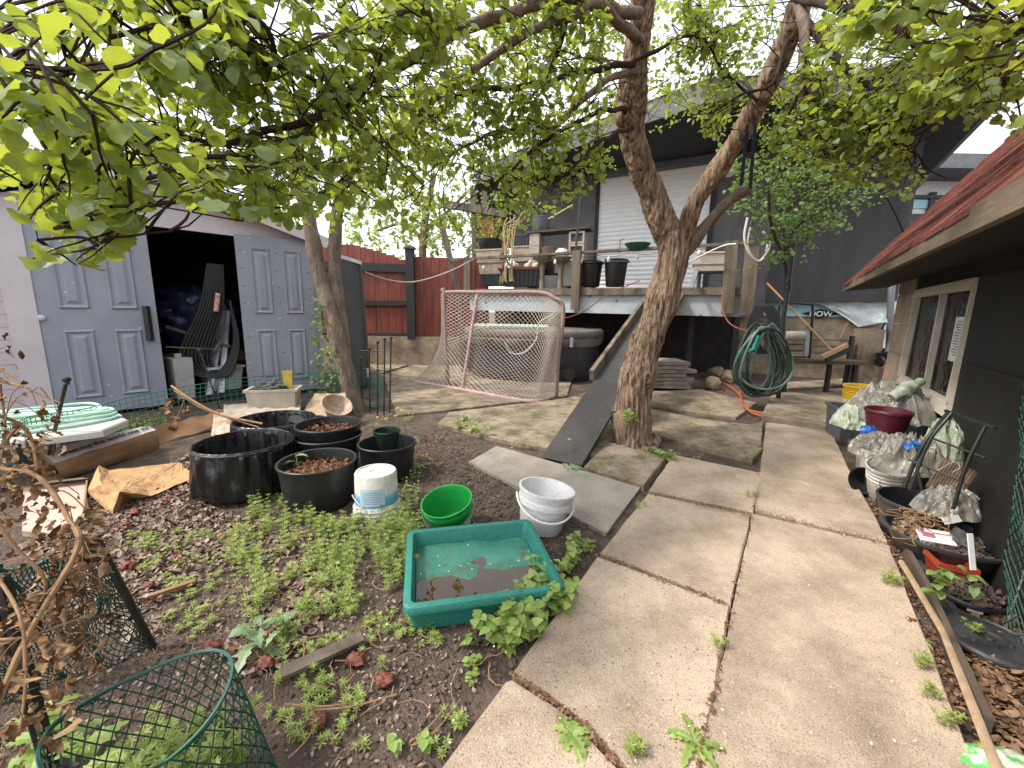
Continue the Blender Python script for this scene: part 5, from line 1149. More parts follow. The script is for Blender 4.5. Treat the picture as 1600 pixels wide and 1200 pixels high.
# sinks right of the trunk
cre=mat('cream grey stoneware',(.5,.44,.38),(.4,.34,.28),scale=5,rough=.5,bump=.1)
dbox(1090,1140,393,412,.3,cre,'beige round sided tub on the deck right of the trunk','tub','tub',tap=.8,dep=.35)
dbox(1082,1140,410,424,.22,cre,'flat cream trough under the beige tub on the deck','trough','trough',tap=.95,dep=.4)
b=MB(); 
for px in (1092,1132):
    u,_=DU(px,440,-.3); b.box(DD(u,.35,(dz+DU(px,424,-.3)[1])/2),(.05,.3,DU(px,424,-.3)[1]-dz),rz=drz)
u0,z0_=DU(1088,426,-.3); u1,_=DU(1140,426,-.3); b.beam(DD(u0,.3,z0_),DD(u1,.3,z0_),.3,.03)
tag(b.build('trough_stand',dgrey),'dark stand holding the cream trough on the deck','stand')
b=MB(); b.tube(curve([D(1060,418,6.6),D(1095,400,6.9),D(1130,384,6.7),D(1150,381,6.6)],6),.014,6); b.tube(curve([D(1168,340,6.4),D(1163,370,6.4),D(1170,395,6.4),D(1185,408,6.4),D(1198,395,6.4),D(1203,375,6.4),D(1192,362,6.4)],7),.017,7); b.tube(curve([D(1172,355,6.4),D(1168,385,6.4),D(1180,406,6.4),D(1194,403,6.4),D(1200,380,6.4)],7),.014,7)
tag(b.build('white_cable',mat('white cable',(.7,.66,.6),rough=.5),smooth=True),'white cable looped over the right end post of the deck','cable')
sg=thing('string_lights','dark cord of small clear bulbs strung along the hand rail','lights',DD(.5,-.08,dz+.6))
cord=[]; zr_=DU(750,408,.08)[1]
for i in range(60):
    u=.1+(DL-.3)*i/59; z=DU(735+437*i/59,408-30*i/59,.1)[1]-.05-.05*abs(math.sin(i*.42)); cord.append(DD(u,-.1,z))
b=MB(); b.tube(cord,.005,4); b.build('cord',blackm,sg)
for i in range(3,60,6):
    b=MB(); b.lathe([(.012,0),(.03,-.04),(.032,-.06),(.02,-.09),(0,-.1)],cord[i],12); b.build('bulb',mat('clear bulb glass',(.6,.56,.5),rough=.15),sg,smooth=True)
# ---------------- under and right of the deck ----------------
sl_=mat('grey paving stone',(.3,.26,.22),(.2,.17,.14),scale=6,rough=.9,bump=.4,bscale=60)
px_=[(1022,1088,590,.0),(1020,1078,576,.05),(1018,1084,566,.1),(1018,1075,556,.04),(1022,1086,546,.12),(1016,1078,537,.03),(1018,1079,528,.06)]
base_=G(1050,612); hs_=.062
for i,(xa,xb,yy,ro) in enumerate(px_):
    z=.03+i*hs_; Y=base_.y+.35; xL=D(xa-14,560,Y-.3).x; xR=D(xb,560,Y-.3).x; b=MB(); b.box(((xL+xR)/2+ro*.5,Y+.05,z+.028),(xR-xL,.6,.052),rz=ro*2-.1)
    nm=['lowest','second lowest','third lowest','middle','third highest','second highest','topmost'][i]
    tag(b.build('paving_stone',sl_),nm+' grey slab of the stack behind the trunk','slab','slabs stacked behind the trunk')
for i,(x,y,rx) in enumerate(((1120,583,.16),(1112,600,.1),(1140,590,.14))):
    crump(G(x,y,.08),V((rx,.14,.12)),found,'rock',('largest','smallest','rightmost')[i]+' pale rock between the slab stack and the hose coil','rock',n=12,amp=.35,fr=1.5,group='rocks beside the slab stack',seed=i)
hosem=mat('dark green hose with pale stripe',(.02,.035,.03),(.015,.022,.02),scale=4,rough=.4,bump=.1)
hosel=mat('pale striped hose',(.13,.2,.16),(.06,.11,.09),scale=6,rough=.45,bump=.1)
t=thing('hose_coil','large coil of dark green striped hose hung at the deck corner','hose',G(1192,612))
hc=D(1190,560,5.25); 
for k in range(16):
    b=MB(); ph=rnd(0,6.28); w_=rnd(.2,.33); h_=rnd(.36,.47); ox=rnd(-.05,.05)+(.33-w_)*rnd(-.8,.8); oz=rnd(-.03,.03); pts=[]
    for i in range(40):
        a=2*math.pi*i/40; x=math.sin(a)*w_*(1-.28*math.cos(a)); z=math.cos(a)*h_; pts.append(hc+V((x+ox,rnd(-.004,.004)+.09*math.sin(a+ph)+(k-8)*.012,z+oz-.0)))
    b.tube(pts,.014,7,closed=True); b.build('loop',hosem if k%3 else hosel,t,smooth=True)
b=MB(); p=D(1178,545,5.0); b.tube([p,p+V((.03,-.02,.16))],.024,10); b.tube([p,p+V((-.07,-.03,-.02))],.02,8); b.build('nozzle',mat('teal plastic nozzle',(.02,.25,.22),rough=.3),t,smooth=True)
b=MB()
for k in range(7):
    o_=k*3; b.tube(curve([D(1180+o_,478,5.9),D(1168+o_*.8,505,5.85),D(1170+o_,540,5.8),D(1190+o_,550,5.8),D(1200+o_,500,5.85),D(1190+o_,478,5.9)],5),.013,6)
tag(b.build('cable_bundle',mat('black cable',(.02,.02,.02),rough=.5),smooth=True),'black cables hanging in loops above the green hose coil','cable')
# black pole with collars in front of the dark wall
b=MB(); p0=D(1218,610,5.5); p0.z=.05; b.tube([p0,D(1224,500,5.5),D(1240,380,5.5)],.03,12)
for y in (440,450,530): b.lathe([(.045,-.02),(.045,.02)],D(1231 if y<500 else 1221,y,5.5),12)
b.tube([D(1225,385,5.5),D(1262,381,5.5)],.008,6)
tag(b.build('black_pole',blackm,smooth=True),'black metal pole with collars standing in front of the dark wall','pole')
# hand cart
hcM=thing('hand_cart','black framed hand cart with slatted back standing by the foundation wall','cart',G(1250,600))
b=MB(); b.tube(curve([D(1217,560,5.9),D(1218,480,5.9),D(1230,474,5.9),D(1262,475,5.9),D(1270,482,5.9),D(1264,560,5.9)],6),.02,8); b.build('frame',blackm,hcM,smooth=True)
b=MB()
for y in (538,548,558): b.beam(D(1220,y,5.95),D(1258,y,5.95),.02,.05,up=(0,1,0))
b.build('slats',woodh,hcM)
b=MB(); b.beam(D(1262,515,5.85),D(1259,556,5.85),.06,.03,up=(0,1,0)); b.build('brace',MATS['dull aluminium'],hcM)
b=MB(); b.tube([D(1224,525,5.8),D(1255,525,5.8)],.07,14); b.build('roller',mat('weathered roller',(.4,.36,.32),(.28,.25,.22),rough=.8),hcM,smooth=True)
# bench by the foundation
bh=thing('slatted_bench','grey slatted bench against the foundation wall behind the broom','bench',G(1300,600))
for y in (531,541,551): 
    b=MB(); b.beam(D(1262,y,6.5),D(1335,y+1,6.4),.025,.06,up=(0,1,0)); b.build('backrest_slat',wood,bh)
b=MB(); b.beam(D(1225,563,6.0),D(1345,566,5.9),.35,.05); b.build('seat',woodh,bh)
for x in (1230,1297,1330,1338):
    b=MB(); p=D(x,566,6.0 if x<1335 else 5.8); b.beam(p,V((p.x,p.y,.09)),.05,.05,up=(0,1,0)); b.build('leg',blackm,bh)
b=MB(); p=D(1332,525,6.3); b.beam(p,V((p.x,p.y,.1)),.05,.05,up=(0,1,0)); b.build('backrest_post',blackm,bh)
t=thing('push_broom','push broom with a wide wooden head leaning upside down on the bench','broom',D(1300,560,5.7))
b=MB(); b.tube([D(1198,442,6.1),D(1300,548,5.7)],.014,8); b.build('handle',mat('pale broom wood',(.55,.33,.2),(.42,.24,.14),rough=.6),t)
b=MB(); b.beam(D(1284,558,5.7),D(1323,539,5.7),.06,.05); b.build('head',MATS['pale broom wood'],t)
b=MB(); b.beam(D(1290,561,5.72),D(1326,544,5.72),.05,.09); b.build('bristles',black,t)
b=MB(); b.beam(D(1260,508,6.1),D(1258,548,6.1),.03,.02,up=(0,1,0)); b.beam(D(1325,505,6.9),D(1314,528,6.9),.03,.02,up=(0,1,0)); tag(b.build('stakes',kraftd),'thin pale stakes leaning on the foundation wall behind the bench','stake')
# brick pier, drain pipe and machine at the house corner
b=MB(); p=D(1353,600,6.3); w_=.28; b.box((p.x,6.4,.52),(w_,.25,1.0)); tag(b.build('block_pier',found),'narrow concrete pier at the corner of the dark house','pier')
b=MB(); b.tube(curve([D(1397,400,6.5),D(1392,470,6.4),D(1390,530,6.3),D(1388,552,6.2)],6),.045,14); tag(b.build('drain_pipe',mat('grey pvc pipe',(.13,.14,.16),(.1,.11,.12),rough=.5),smooth=True),'grey drain pipe running down beside the house corner','pipe')
t=thing('lawn_machine','black wheeled machine with a slanting bar handle by the drain pipe','mower',D(1375,575,6.4))
b=MB(); q=D(1374,556,6.4); b.box(q,(.34,.4,.12),tap=.85); b.box(q+V((0,0,.08)),(.2,.2,.08),tap=1.2); b.build('body',black,t)
b=MB(); b.tube([D(1357,545,6.3),D(1384,504,6.3)],.014,6); b.tube([D(1369,540,6.3),D(1379,510,6.3)],.01,6); b.build('handle',blackm,t)
for dx in (-.15,.15):
    b=MB(); b.lathe([(.07,-.02),(.08,-.01),(.08,.01),(.07,.02)],q+V((dx,-.2,-.07)),18,M=Matrix.Rotation(math.pi/2,3,'Y')); b.build('wheel',black,t)
b=MB(); p=D(1374,600,6.5); b.prism([V((p.x-.25,6.3,0)),V((p.x+.3,6.3,0)),V((p.x+.3,6.3,.42)),V((p.x-.25,6.3,.4))],(0,.5,0)); tag(b.build('brown_board',mat('brown grey board',(.16,.12,.1),(.12,.09,.07),rough=.8)),'brown board box under the black wheeled machine','board')
drape(D(1374,500,6.25),(.11,.08,.1),mat('pale green plastic bag',(.35,.5,.42),(.5,.55,.52),rough=.4),'plastic_bag','pale green plastic bag caught on top of the pier by the drain pipe','bag')
# orange cords
oc=mat('orange extension cord',(.6,.13,.04),(.5,.1,.03),rough=.5,bump=0)
b=MB(); b.tube(curve([G(1110,592,.02),G(1135,600,.04),G(1156,618,.05),G(1163,636,.05),G(1200,648,.05),G(1250,656,.06),G(1296,658,.06),G(1318,660,.02)],8),.009,6); b.tube(curve([G(1155,612,.04),G(1168,640,.05),G(1210,654,.05),G(1270,662,.06),G(1312,652,.06)],8),.009,6)
tag(b.build('extension_cord',oc,smooth=True),'orange extension cord snaking across the paving to the walk','cord')
b=MB(); b.tube(curve([D(1375,610,5.4),D(1385,570,5.6),D(1392,540,5.8),D(1396,510,6),D(1398,490,6)],6),.012,6); b.tube(curve([D(1378,608,5.4),D(1391,570,5.6),D(1396,530,5.8),D(1402,500,6)],6),.012,6); tag(b.build('hanging_cord',oc,smooth=True),'orange cords hanging down beside the drain pipe','cord')
b=MB(); b.tube(curve([D(1130,455,6.5),D(1128,480,6.4),D(1140,505,6.2),D(1165,516,5.7),D(1185,512,5.6)],6),.009,5); b.tube(curve([D(845,505,6.2),D(905,490,6.8),D(950,460,7.4),D(1000,438,7.4)],4),.01,5)
tag(b.build('dangling_hose',mat('dull red cord',(.3,.08,.06),rough=.6)),'dull red hose running from the hot tub up to the deck','cord')
b=MB(); b.tube(curve([D(1290,120,6.2),D(1340,230,6.3),D(1392,320,6.4),D(1414,368,6.6)],6),.012,5); tag(b.build('overhead_cable',black),'thin dark cable drooping across the dark house wall','cable')
for i,(x0,x1,yt) in enumerate(((1412,1420,330),(1404,1409,340),(1420,1427,342))):
    b=MB(); b.tube([D(x0,yt,7.6),D(x0-8,400,7.6)],.03,8); tag(b.build('grey_tube',mat('brushed grey tube',(.3,.3,.33),metal=.4,rough=.4)),('tallest','leftmost','rightmost')[i]+' of three grey tubes standing above the red shingle roof','tube','grey tubes beyond the shingle roof')
# ---------------- shed with the red shingle roof on the right ----------------
rd=hdir(1240); Q0=G(1600,985); RN=V((-rd.y,rd.x,0)); 
if RN.x>0: RN=-RN      # RN points to the walk
def WP(px,py,off=0): return PL(px,py,Q0+RN*off,RN)
def RW(u,d,z): return V((Q0.x,Q0.y,0))+rd*u+RN*d+V((0,0,z))
def WU(px,py,off=0):
    p=WP(px,py,off); return (p-V((Q0.x,Q0.y,0))).dot(rd),p.z
wl=WU(1409,592);wr2=WU(1487,642);wtl=WU(1439,455);wtr=WU(1534,439)
print('win',wl,wr2,wtl,wtr)
uF=WU(1400,560)[0]; uF2=WU(1392,540)[0]
rs=thing('shingled_shed','dark walled shed with a red shingle roof along the right of the walk','shed',Q0)
ea=WU(1322,448,.38); eb=WU(1600,325,.38); print('eave',ea,eb,uF)
uS=-2.5; zW=ea[1]+.15
blkw=mat('black brown stained board wall',(.013,.011,.01),(.008,.007,.006),scale=4,rough=.8,bump=.4,bscale=30)
b=MB()
wu0,wu1=wr2[0],wl[0]; wz0=(wl[1]+wr2[1])/2; wz1=(wtl[1]+wtr[1])/2
def wallq(b,u0,u1,z0,z1,d=0,th=.12): 
    b.prism([RW(u0,d,z0),RW(u1,d,z0),RW(u1,d,z1),RW(u0,d,z1)],RN*-th)
uc=wu1+.05
wallq(b,uS,wu0,-.1,zW); wallq(b,wu0,uc,-.1,wz0); wallq(b,wu0,uc,wz1,zW); 
for z in (.45,.95,1.45): b.prism([RW(uS,.001,z),RW(wu0-.12,.001,z),RW(wu0-.12,.012,z+.49),RW(uS,.012,z+.49)],RN*-.003)
b.build('wall',blkw,rs)
b=MB(); uG=WU(1392,540)[0]; bh_=zW/6
for i in range(6):
    for j in range(2):
        a0_=uc+ (uG-uc)*(j/2) ; a1_=uc+(uG-uc)*((j+1)/2)-.006; b.prism([RW(a0_,.015,i*bh_),RW(a1_,.015,i*bh_),RW(a1_,.015,(i+1)*bh_-.006),RW(a0_,.015,(i+1)*bh_-.006)],RN*-.2)
b.build('block_corner',mat('beige concrete block',(.38,.3,.22),(.26,.2,.14),scale=6,rough=.9,bump=.4,bscale=60),rs)
b=MB(); b.prism([RW(uG,-.1,0),RW(uG,-3,0),RW(uG,-3,zW+.8),RW(uG,-.1,zW)],rd*-.12); b.build('end_wall',blkw,rs)
wf_=mat('cream window frame',(.62,.56,.48),(.52,.46,.38),rough=.6)
wn=MB(); wt=.032
for (a,c,z0,z1) in ((wu0,wu1,wz0-.05,wz0+.04),(wu0,wu1,wz1-.05,wz1+.02),(wu0,wu0+wt*.6,wz0+.04,wz1-.05),(wu1-wt,wu1,wz0+.04,wz1-.05)):
    wn.prism([RW(a,.035,z0),RW(c,.035,z0),RW(c,.02,z1),RW(a,.02,z1)],RN*-.045)
um=WU(1445,610)[0]; wn.prism([RW(um-.018,.015,wz0+.04),RW(um+.018,.015,wz0+.04),RW(um+.018,.015,wz1-.05),RW(um-.018,.015,wz1-.05)],RN*-.035)
wo_=wn.build('window',wf_,rs)
b=MB(); b.prism([RW(wu0,-.03,wz0),RW(wu1,-.03,wz0),RW(wu1,-.03,wz1),RW(wu0,-.03,wz1)],RN*-.004); b.build('pane',glass('window glass',(.5,.5,.5),.04,.35,(.03,.03,.03)),wo_)
b=MB(); b.prism([RW(wu0-.3,-.5,wz0-.3),RW(wu1+.2,-.5,wz0-.3),RW(wu1+.2,-.5,wz1+.1),RW(wu0-.3,-.5,wz1+.1)],RN*-.01); b.build('curtain',mat('dim brown curtain',(.09,.075,.065),(.05,.042,.036),scale=3,rough=.9),wo_)
pa=WU(1487,495);pb2=WU(1476,563); n0=WU(1505,494); nu0=min(pa[0],n0[0]); nu1=max(pa[0],n0[0]); nz1=pa[1]; nz0=pb2[1]
b=MB(); b.prism([RW(nu0,-.024,nz0),RW(nu1,-.024,nz0),RW(nu1,-.024,nz1),RW(nu0,-.024,nz1)],RN*.002); no_=b.build('paper_notice',mat('white notice paper',(.75,.75,.8),(.7,.7,.75),rough=.8,bump=.02),wo_)
b=MB()
for k in range(13):
    z=nz1-(nz1-nz0)*(.12+.062*k); a=nu1-(nu1-nu0)*(.15 if k%3 else .3); c=nu1-(nu1-nu0)*(.85 if k%3!=2 else .6); b.prism([RW(a,-.0212,z),RW(c,-.0212,z),RW(c,-.0212,z+.008),RW(a,-.0212,z+.008)],RN*.0006)
b.build('print_lines',mat('grey print',(.2,.2,.25),bump=0),no_)
# roof
rk=[]; pE0=PL(1322,446,Q0+RN*.38,RN); uE0=(pE0-V((Q0.x,Q0.y,0))).dot(rd)
# slope from the far rake passing through pixel (1600,193)
def roofz(d,sl,z0): return z0+sl*d
best=None
for s10 in range(20,160,2):
    sl=s10/100; 
    # point on the rake with x pixel 1600
    for k in range(5,60):
        d=k*.05; p=RW(uE0,.38-d,ea[1]+sl*d); x,y,_=proj(p)
        if x>=1600: 
            e=abs(y-193)
            if best is None or e<best[0]: best=(e,sl,d)
            break
print('roof slope',best)
sl=best[1]
shg=mat('red asphalt shingles',(.22,.058,.036),(.12,.032,.022),scale=9,rough=.95,bump=.8,bscale=120,speck=[(160,(.1,.03,.02),.75),(140,(.45,.17,.1),.86)],detail=9)
b=MB(); nr=16; dp=2.6/nr
for i in range(nr):
    d0=i*dp-.03; d1=(i+1)*dp+.01; u=uS; k=0
    while u<uE0:
        w_=.30+rnd(-.02,.02); u2=min(uE0,u+w_-.006); z0=ea[1]+.035+sl*d0; z1=ea[1]+.005+sl*d1; j=rnd(-.006,.006); tck=rnd(.022,.034)
        b.prism([RW(u,.38-d0+j,z0),RW(u2,.38-d0+j,z0+rnd(-.003,.003)),RW(u2,.38-d1,z1),RW(u,.38-d1,z1)],(0,0,tck)); u=u+w_
b.build('shingles',shg,rs)
b=MB(); b.prism([RW(uS,.38,ea[1]-.03),RW(uE0,.38,ea[1]-.03),RW(uE0,-2.2,ea[1]-.03+sl*2.58),RW(uS,-2.2,ea[1]-.03+sl*2.58)],(0,0,.03)); b.build('roof_deck',blkw,rs)
b=MB(); b.beam(RW(uS,.39,ea[1]-.03),RW(uE0+.01,.39,ea[1]-.01),.03,.09); b.beam(RW(uE0+.0,.39,ea[1]-.03),RW(uE0+.0,-2.2,ea[1]-.04+sl*2.59),.03,.08); b.build('fascia',mat('weathered tan fascia',(.2,.15,.1),(.1,.075,.05),scale=5,rough=.9,bump=.4,stretch=(.3,.3,1)),rs)
b=MB(); b.prism([RW(uS,.36,ea[1]-.05),RW(uE0-.02,.36,ea[1]-.05),RW(uE0-.02,0,ea[1]-.02),RW(uS,0,ea[1]-.02)],(0,0,.02)); b.build('soffit',blkw,rs)
# ---------------- clutter along the right of the walk ----------------
yel=mat('yellow plastic pail',(.6,.38,.03),(.5,.3,.02),scale=6,rough=.45)
yo,_,_,_,_=pot('yellow_pail','yellow pail with a dusty lower half at the far end of the clutter',1352,603,54,650,yel,zb=.05,tap=.9,cat='pail',ribs=3)
c,h,r=fit(1352,603,54,650,.05); b=MB(); b.lathe([(r*.93,.01),(r*.985,h*.5)],c,40); b.build('wrapper',mat('dusty white label',(.55,.5,.42),(.35,.3,.2),scale=20,rough=.9),yo)
c=G(1333,694); hh=D(1326,640,c.y).z
o=rectpot(c+V((.03,.12,0)),.28,.42,hh,mat('slate grey plastic tub',(.1,.105,.12),(.075,.08,.09),rough=.5),None,'storage_tub',.85,rz=-.35); tag(o,'slate grey rectangular tub at the edge of the walk below the clear bags','tub')
bagc=glass('cloudy plastic bag',(.75,.75,.7),.25,.45,(.5,.5,.45))
film=mat('dusty clear film',(.31,.295,.26),(.14,.13,.11),scale=9,rough=.26,bump=.9,bscale=34,bdist=.012,spec=.7,alpha=.72)
filmg=mat('green tinted plastic sack',(.22,.3,.2),(.38,.4,.32),scale=9,rough=.45,bump=.8,bscale=14,bdist=.03)
drape(D(1388,636,2.9),(.26,.24,.2),film,'plastic_sheet','dusty crumpled clear plastic heaped behind the maroon pot','plastic',seed=3)
b=MB(); b.tube(curve([D(1392,622,2.78),D(1408,612,2.78),D(1424,603,2.8),D(1440,597,2.82)],8),[.035]*9+[.045]*8+[.03]*8,24,jit=lambda q,r:.016*noise.noise(q*22)); tag(b.build('plastic_sleeve',filmg,smooth=True),'pale green plastic sleeve lying on the clear plastic heap','plastic')
drape(D(1338,656,2.95),(.14,.16,.14),filmg,'green_sack','green tinted sack stuffed in the slate grey tub','sack',seed=12)
mar=mat('maroon plastic pot',(.1,.012,.026),(.07,.008,.018),rough=.4)
def clut(name,label,cx,yr,w_,ylow,m,cat='pot',**k): return pot(name,label,cx,yr,w_,ylow,m,cat=cat,**k)
clut('dark_pot','dark pot under the maroon pot',1366,668,46,722,black)
mp_=D(1383,672,2.62); b=MB(); r=57/2*proj(mp_)[2]/F; h=.14; b.lathe(potprof(r,h,.82),mp_,44); tag(b.build('maroon_pot',mar,smooth=True),'maroon pot standing on top of the pails','pot')
wbk=mat('dirty white pail',(.6,.58,.56),(.4,.37,.33),scale=7,rough=.5,bump=.15,speck=[(60,(.2,.17,.14),.93)])
o,ca_,ha_,ra_,_=clut('white_pail','farthest white pail, beneath the maroon pot',1362,693,36,738,wbk,'pail')
o,cbb,hbb,rbb,_=clut('white_pail','middle white pail with a crumpled bag on it',1376,703,48,765,wbk,'pail',tap=.85)
o,cc3,hc3,rc3,_=clut('white_pail','nearest white pail, leaning outwards with a wire handle',1402,722,62,795,wbk,'pail',tap=.85,tilt=(.12,-.22),ribs=3)
b=MB(); ORG[o.name]=cc3; p=cc3+V((-rc3*1.05,-.06,hc3*.75)); b.tube(curve([p,p+V((-.03,-.02,-.05)),p+V((0,-.03,-.1)),p+V((.05,-.03,-.13))],5),.002,4); b.build('handle',mat('steel wire',(.3,.3,.3),metal=.8,rough=.4),o)
drape(D(1370,700,2.3),(.15,.11,.1),film,'clear_bag','clear bag slumped over the middle white pail','bag',seed=21)
drape(D(1418,716,2.15),(.16,.14,.15),film,'clear_bag','clear bag bulging from the nearest white pail','bag',seed=25)
crump(D(1358,676,2.42),V((.04,.04,.04)),mat('blue plastic scrap',(.02,.12,.45),rough=.4),'blue_scrap','scrap of bright blue plastic beside the maroon pot','plastic',amp=.5,n=10)
crump(D(1425,697,2.12),V((.05,.04,.03)),MATS['blue plastic scrap'],'blue_scrap','blue printed packet inside the clear bag of the nearest pail','plastic',amp=.5,n=10,seed=4)
drape(D(1468,705,2.2),(.1,.1,.2),filmg,'plastic_bag','green and white bag behind the trolley frame','bag',seed=31)
b=MB(); p=G(1352,772); b.lathe([(.07,0),(.075,.01),(.09,.13),(.085,.13),(.065,.01),(0,.01)],p+V((.07,.02,.085)),28,M=Matrix.Rotation(math.radians(-80),3,'Y')@Matrix.Rotation(.3,3,'X')); tag(b.build('fallen_pot',black,smooth=True),'small black pot lying on its side at the foot of the white pails','pot')
potg=mat('charcoal plastic planter',(.045,.043,.047),(.03,.029,.032),scale=7,rough=.45,speck=[(50,(.12,.11,.1),.95)])
o,cp,hp,rpp,_=clut('round_planter','large charcoal planter with a small diamond sticker at the foot of the trolley',1440,782,104,862,potg,'planter',tap=.8)
b=MB(); q=D(1405,785,cp.y-rpp*.9); 
st_=D(1405,785,1.86); M3=Matrix.Rotation(math.radians(45),3,'Y'); 
n_=V((math.cos(math.radians(215)),math.sin(math.radians(215)),-.2)); pc=cp+V((math.cos(math.radians(215))*rpp*.97,math.sin(math.radians(215))*rpp*.97,hp*.72)); X=n_.cross(V((0,0,1))).normalized(); Z=X.cross(n_).normalized(); b.prism([pc+X*.022,pc+Z*.022,pc-X*.022,pc-Z*.022],n_*.004); b.build('sticker',mat('white sticker',(.7,.7,.68),(.6,.6,.58),bump=0),o)
drape(D(1480,788,1.72),(.13,.1,.09),film,'clear_dome','dusty clear plastic domes lying in the charcoal planter','plastic',seed=41,rag=.1)
crump(D(1510,778,1.7),V((.035,.03,.03)),mat('white paper cup',(.72,.72,.7),rough=.6),'white_cup','crumpled white cup beside the clear plastic domes','cup',amp=.35,n=12,seed=6)
o,cg,hg,rg_,_=clut('round_planter','wide round planter full of roots, seed packets and labels',1476,832,140,912,potg,'planter',tap=.72,fillm=litter,flev=.7)
def card(px,py,Y,w_,h_,rot,m,name,label,cat,til=.4,grp=None):
    c=D(px,py,Y); R=Matrix.Rotation(rot,3,'Z')@Matrix.Rotation(til,3,'X'); b=MB(); b.box(c,(w_,h_,.004),M=R); o=b.build(name,m); tag(o,label,cat,grp); return o,c,R
pk_,c_,R_=card(1461,838,1.38,.1,.06,-.4,mat('white seed packet',(.72,.7,.7),(.68,.6,.62),bump=0),'seed_packet','white seed packet lying in the wide round planter','packet')
b=MB(); b.box(c_+R_@V((-.02,0,.0035)),(.035,.02,.002),M=R_); b.box(c_+R_@V((.02,.012,.0035)),(.05,.004,.002),M=R_); b.build('print',mat('pink print',(.5,.12,.2),bump=0),pk_)
card(1502,838,1.36,.1,.055,.6,mat('silver black tray',(.3,.3,.32),(.05,.05,.05),scale=30,metal=.3,rough=.3),'plastic_tray','shiny grey plastic tray beside the white seed packet','tray',.5)
card(1487,812,1.4,.09,.025,.3,mat('white plant label',(.75,.75,.72),bump=0),'plant_label','white folded label standing at the back of the wide round planter','label',.9)
card(1518,862,1.28,.018,.12,.0,MATS['white plant label'],'plant_label','long white label hanging over the rim of the wide round planter','label',1.3)
b=MB()
for k in range(45):
    p=D(1440+rnd(-25,25),818+rnd(-14,18),1.42); pts=[p]
    for i in range(4): p=p+V((rnd(-.04,.04),rnd(-.03,.03),rnd(-.015,.02))); pts.append(p)
    b.tube(curve(pts,3),.0016,4)
tag(b.build('dry_roots',mat('tan roots',(.36,.22,.1),(.2,.11,.05),rough=.9)),'tangle of tan dry roots in the wide round planter','roots')
b=MB(); c=G(1478,915); o=rectpot(c+V((.02,.02,0)),.13,.13,.12,mat('orange red pot',(.33,.05,.02),(.25,.035,.015),rough=.5),None,'square_pot',.75,rz=-.4); tag(o,'orange red square pot between the wide planter and the seedling pot','pot')
o,cs,hs2,rs2,_=clut('seedling_pot','low black pot with seedlings and a white sticker nearest the stick',1512,922,86,968,black,fillm=soil2,flev=.75,tap=.75)
b=MB(); n_=V((math.cos(math.radians(235)),math.sin(math.radians(235)),-.2)); pc=cs+V((n_.x*rs2*.93,n_.y*rs2*.93,hs2*.6)); X=n_.cross(V((0,0,1))).normalized(); Z=X.cross(n_).normalized(); b.prism([pc+X*.022+Z*.012,pc+X*.022-Z*.012,pc-X*.022-Z*.012,pc-X*.022+Z*.012],n_*.003); b.build('sticker',MATS['white sticker'],bpy.data.objects[o.name])
b=MB()
for k in range(26):
    p=D(1492+rnd(-35,35),905+rnd(-15,22),1.25); b.leaf(p,V((rnd(-1,1),rnd(-1,1),rnd(-.2,.5))),V((rnd(-.4,.4),rnd(-.4,.4),1)),rnd(.03,.055),rnd(.018,.032),.3,.2,LP)
tag(b.build('seedlings',leafmat('seedling leaf',[(.12,.22,.06),(.2,.28,.09),(.08,.15,.05)],.3)),'green leafy seedlings spilling over the low black pot','plant')
# lid disc
c=G(1546,1003,.02); b=MB(); r_=.5*115/F*proj(c)[2]; b.lathe([(r_,0),(r_,.01),(r_*.93,.018),(r_*.9,.012),(r_*.5,.014),(r_*.28,.02),(r_*.26,.012),(r_*.1,.012),(r_*.08,.02),(0,.02)],c,48); tag(b.build('pot_lid',mat('grey black plastic lid',(.05,.05,.055),(.03,.03,.033),scale=20,rough=.5,speck=[(60,(.015,.015,.015),.8)]),smooth=True),'round dark plastic lid lying on the leaf litter under the wall','lid')
# trolley frame
t=thing('folding_trolley','black tubular folding trolley frame standing in the charcoal planter','trolley',D(1430,790,1.9))
b=MB(); Yt=1.9
b.tube(curve([D(1413,760,Yt),D(1440,700,Yt),D(1462,668,Yt),D(1481,645,Yt-.02)],6),.008,8); b.tube(curve([D(1422,765,Yt-.05),D(1452,690,Yt-.05),D(1487,645,Yt-.05)],6),.007,8)
b.tube(curve([D(1489,795,Yt-.25),D(1512,722,Yt-.25),D(1540,665,Yt-.25)],6),.007,8); b.build('legs',blackm,t,smooth=True)
b=MB(); b.tube([D(1478,642,Yt),D(1556,669,Yt-.3)],.008,8); b.build('handle',blackm,t,smooth=True)
for (a,c_2) in (((1452,683),(1540,716)),((1420,718),(1515,757)),((1433,728),(1440,765))):
    b=MB(); b.tube([D(*a,Yt),D(*c_2,Yt-.22)],.005,6); b.build('crossbar',blackm,t)
# slatted basket
t=thing('slatted_bundle','bundle of brown wooden slats tied with string beside the trolley','slats',D(1485,740,1.95))
for k in range(11):
    u=k/10; b=MB(); a=D(lerp(1450,1490,u*1.15),lerp(762,775,u),1.9-.1*u); c_2=D(lerp(1476,1523,u),lerp(718,738,u),2.02-.1*u); b.beam(a,c_2,.018,.012,up=(0,-1,.5)); b.build('slat',mat('brown slat wood',(.2,.13,.085),(.11,.07,.05),scale=10,rough=.85,stretch=(1,1,.3)),t)
b=MB(); b.tube(curve([D(1465,735,1.9),D(1490,722,1.9),D(1500,730,1.88),D(1488,738,1.88)],5),.0015,4); b.build('string',mat('white string',(.7,.7,.68)),t)
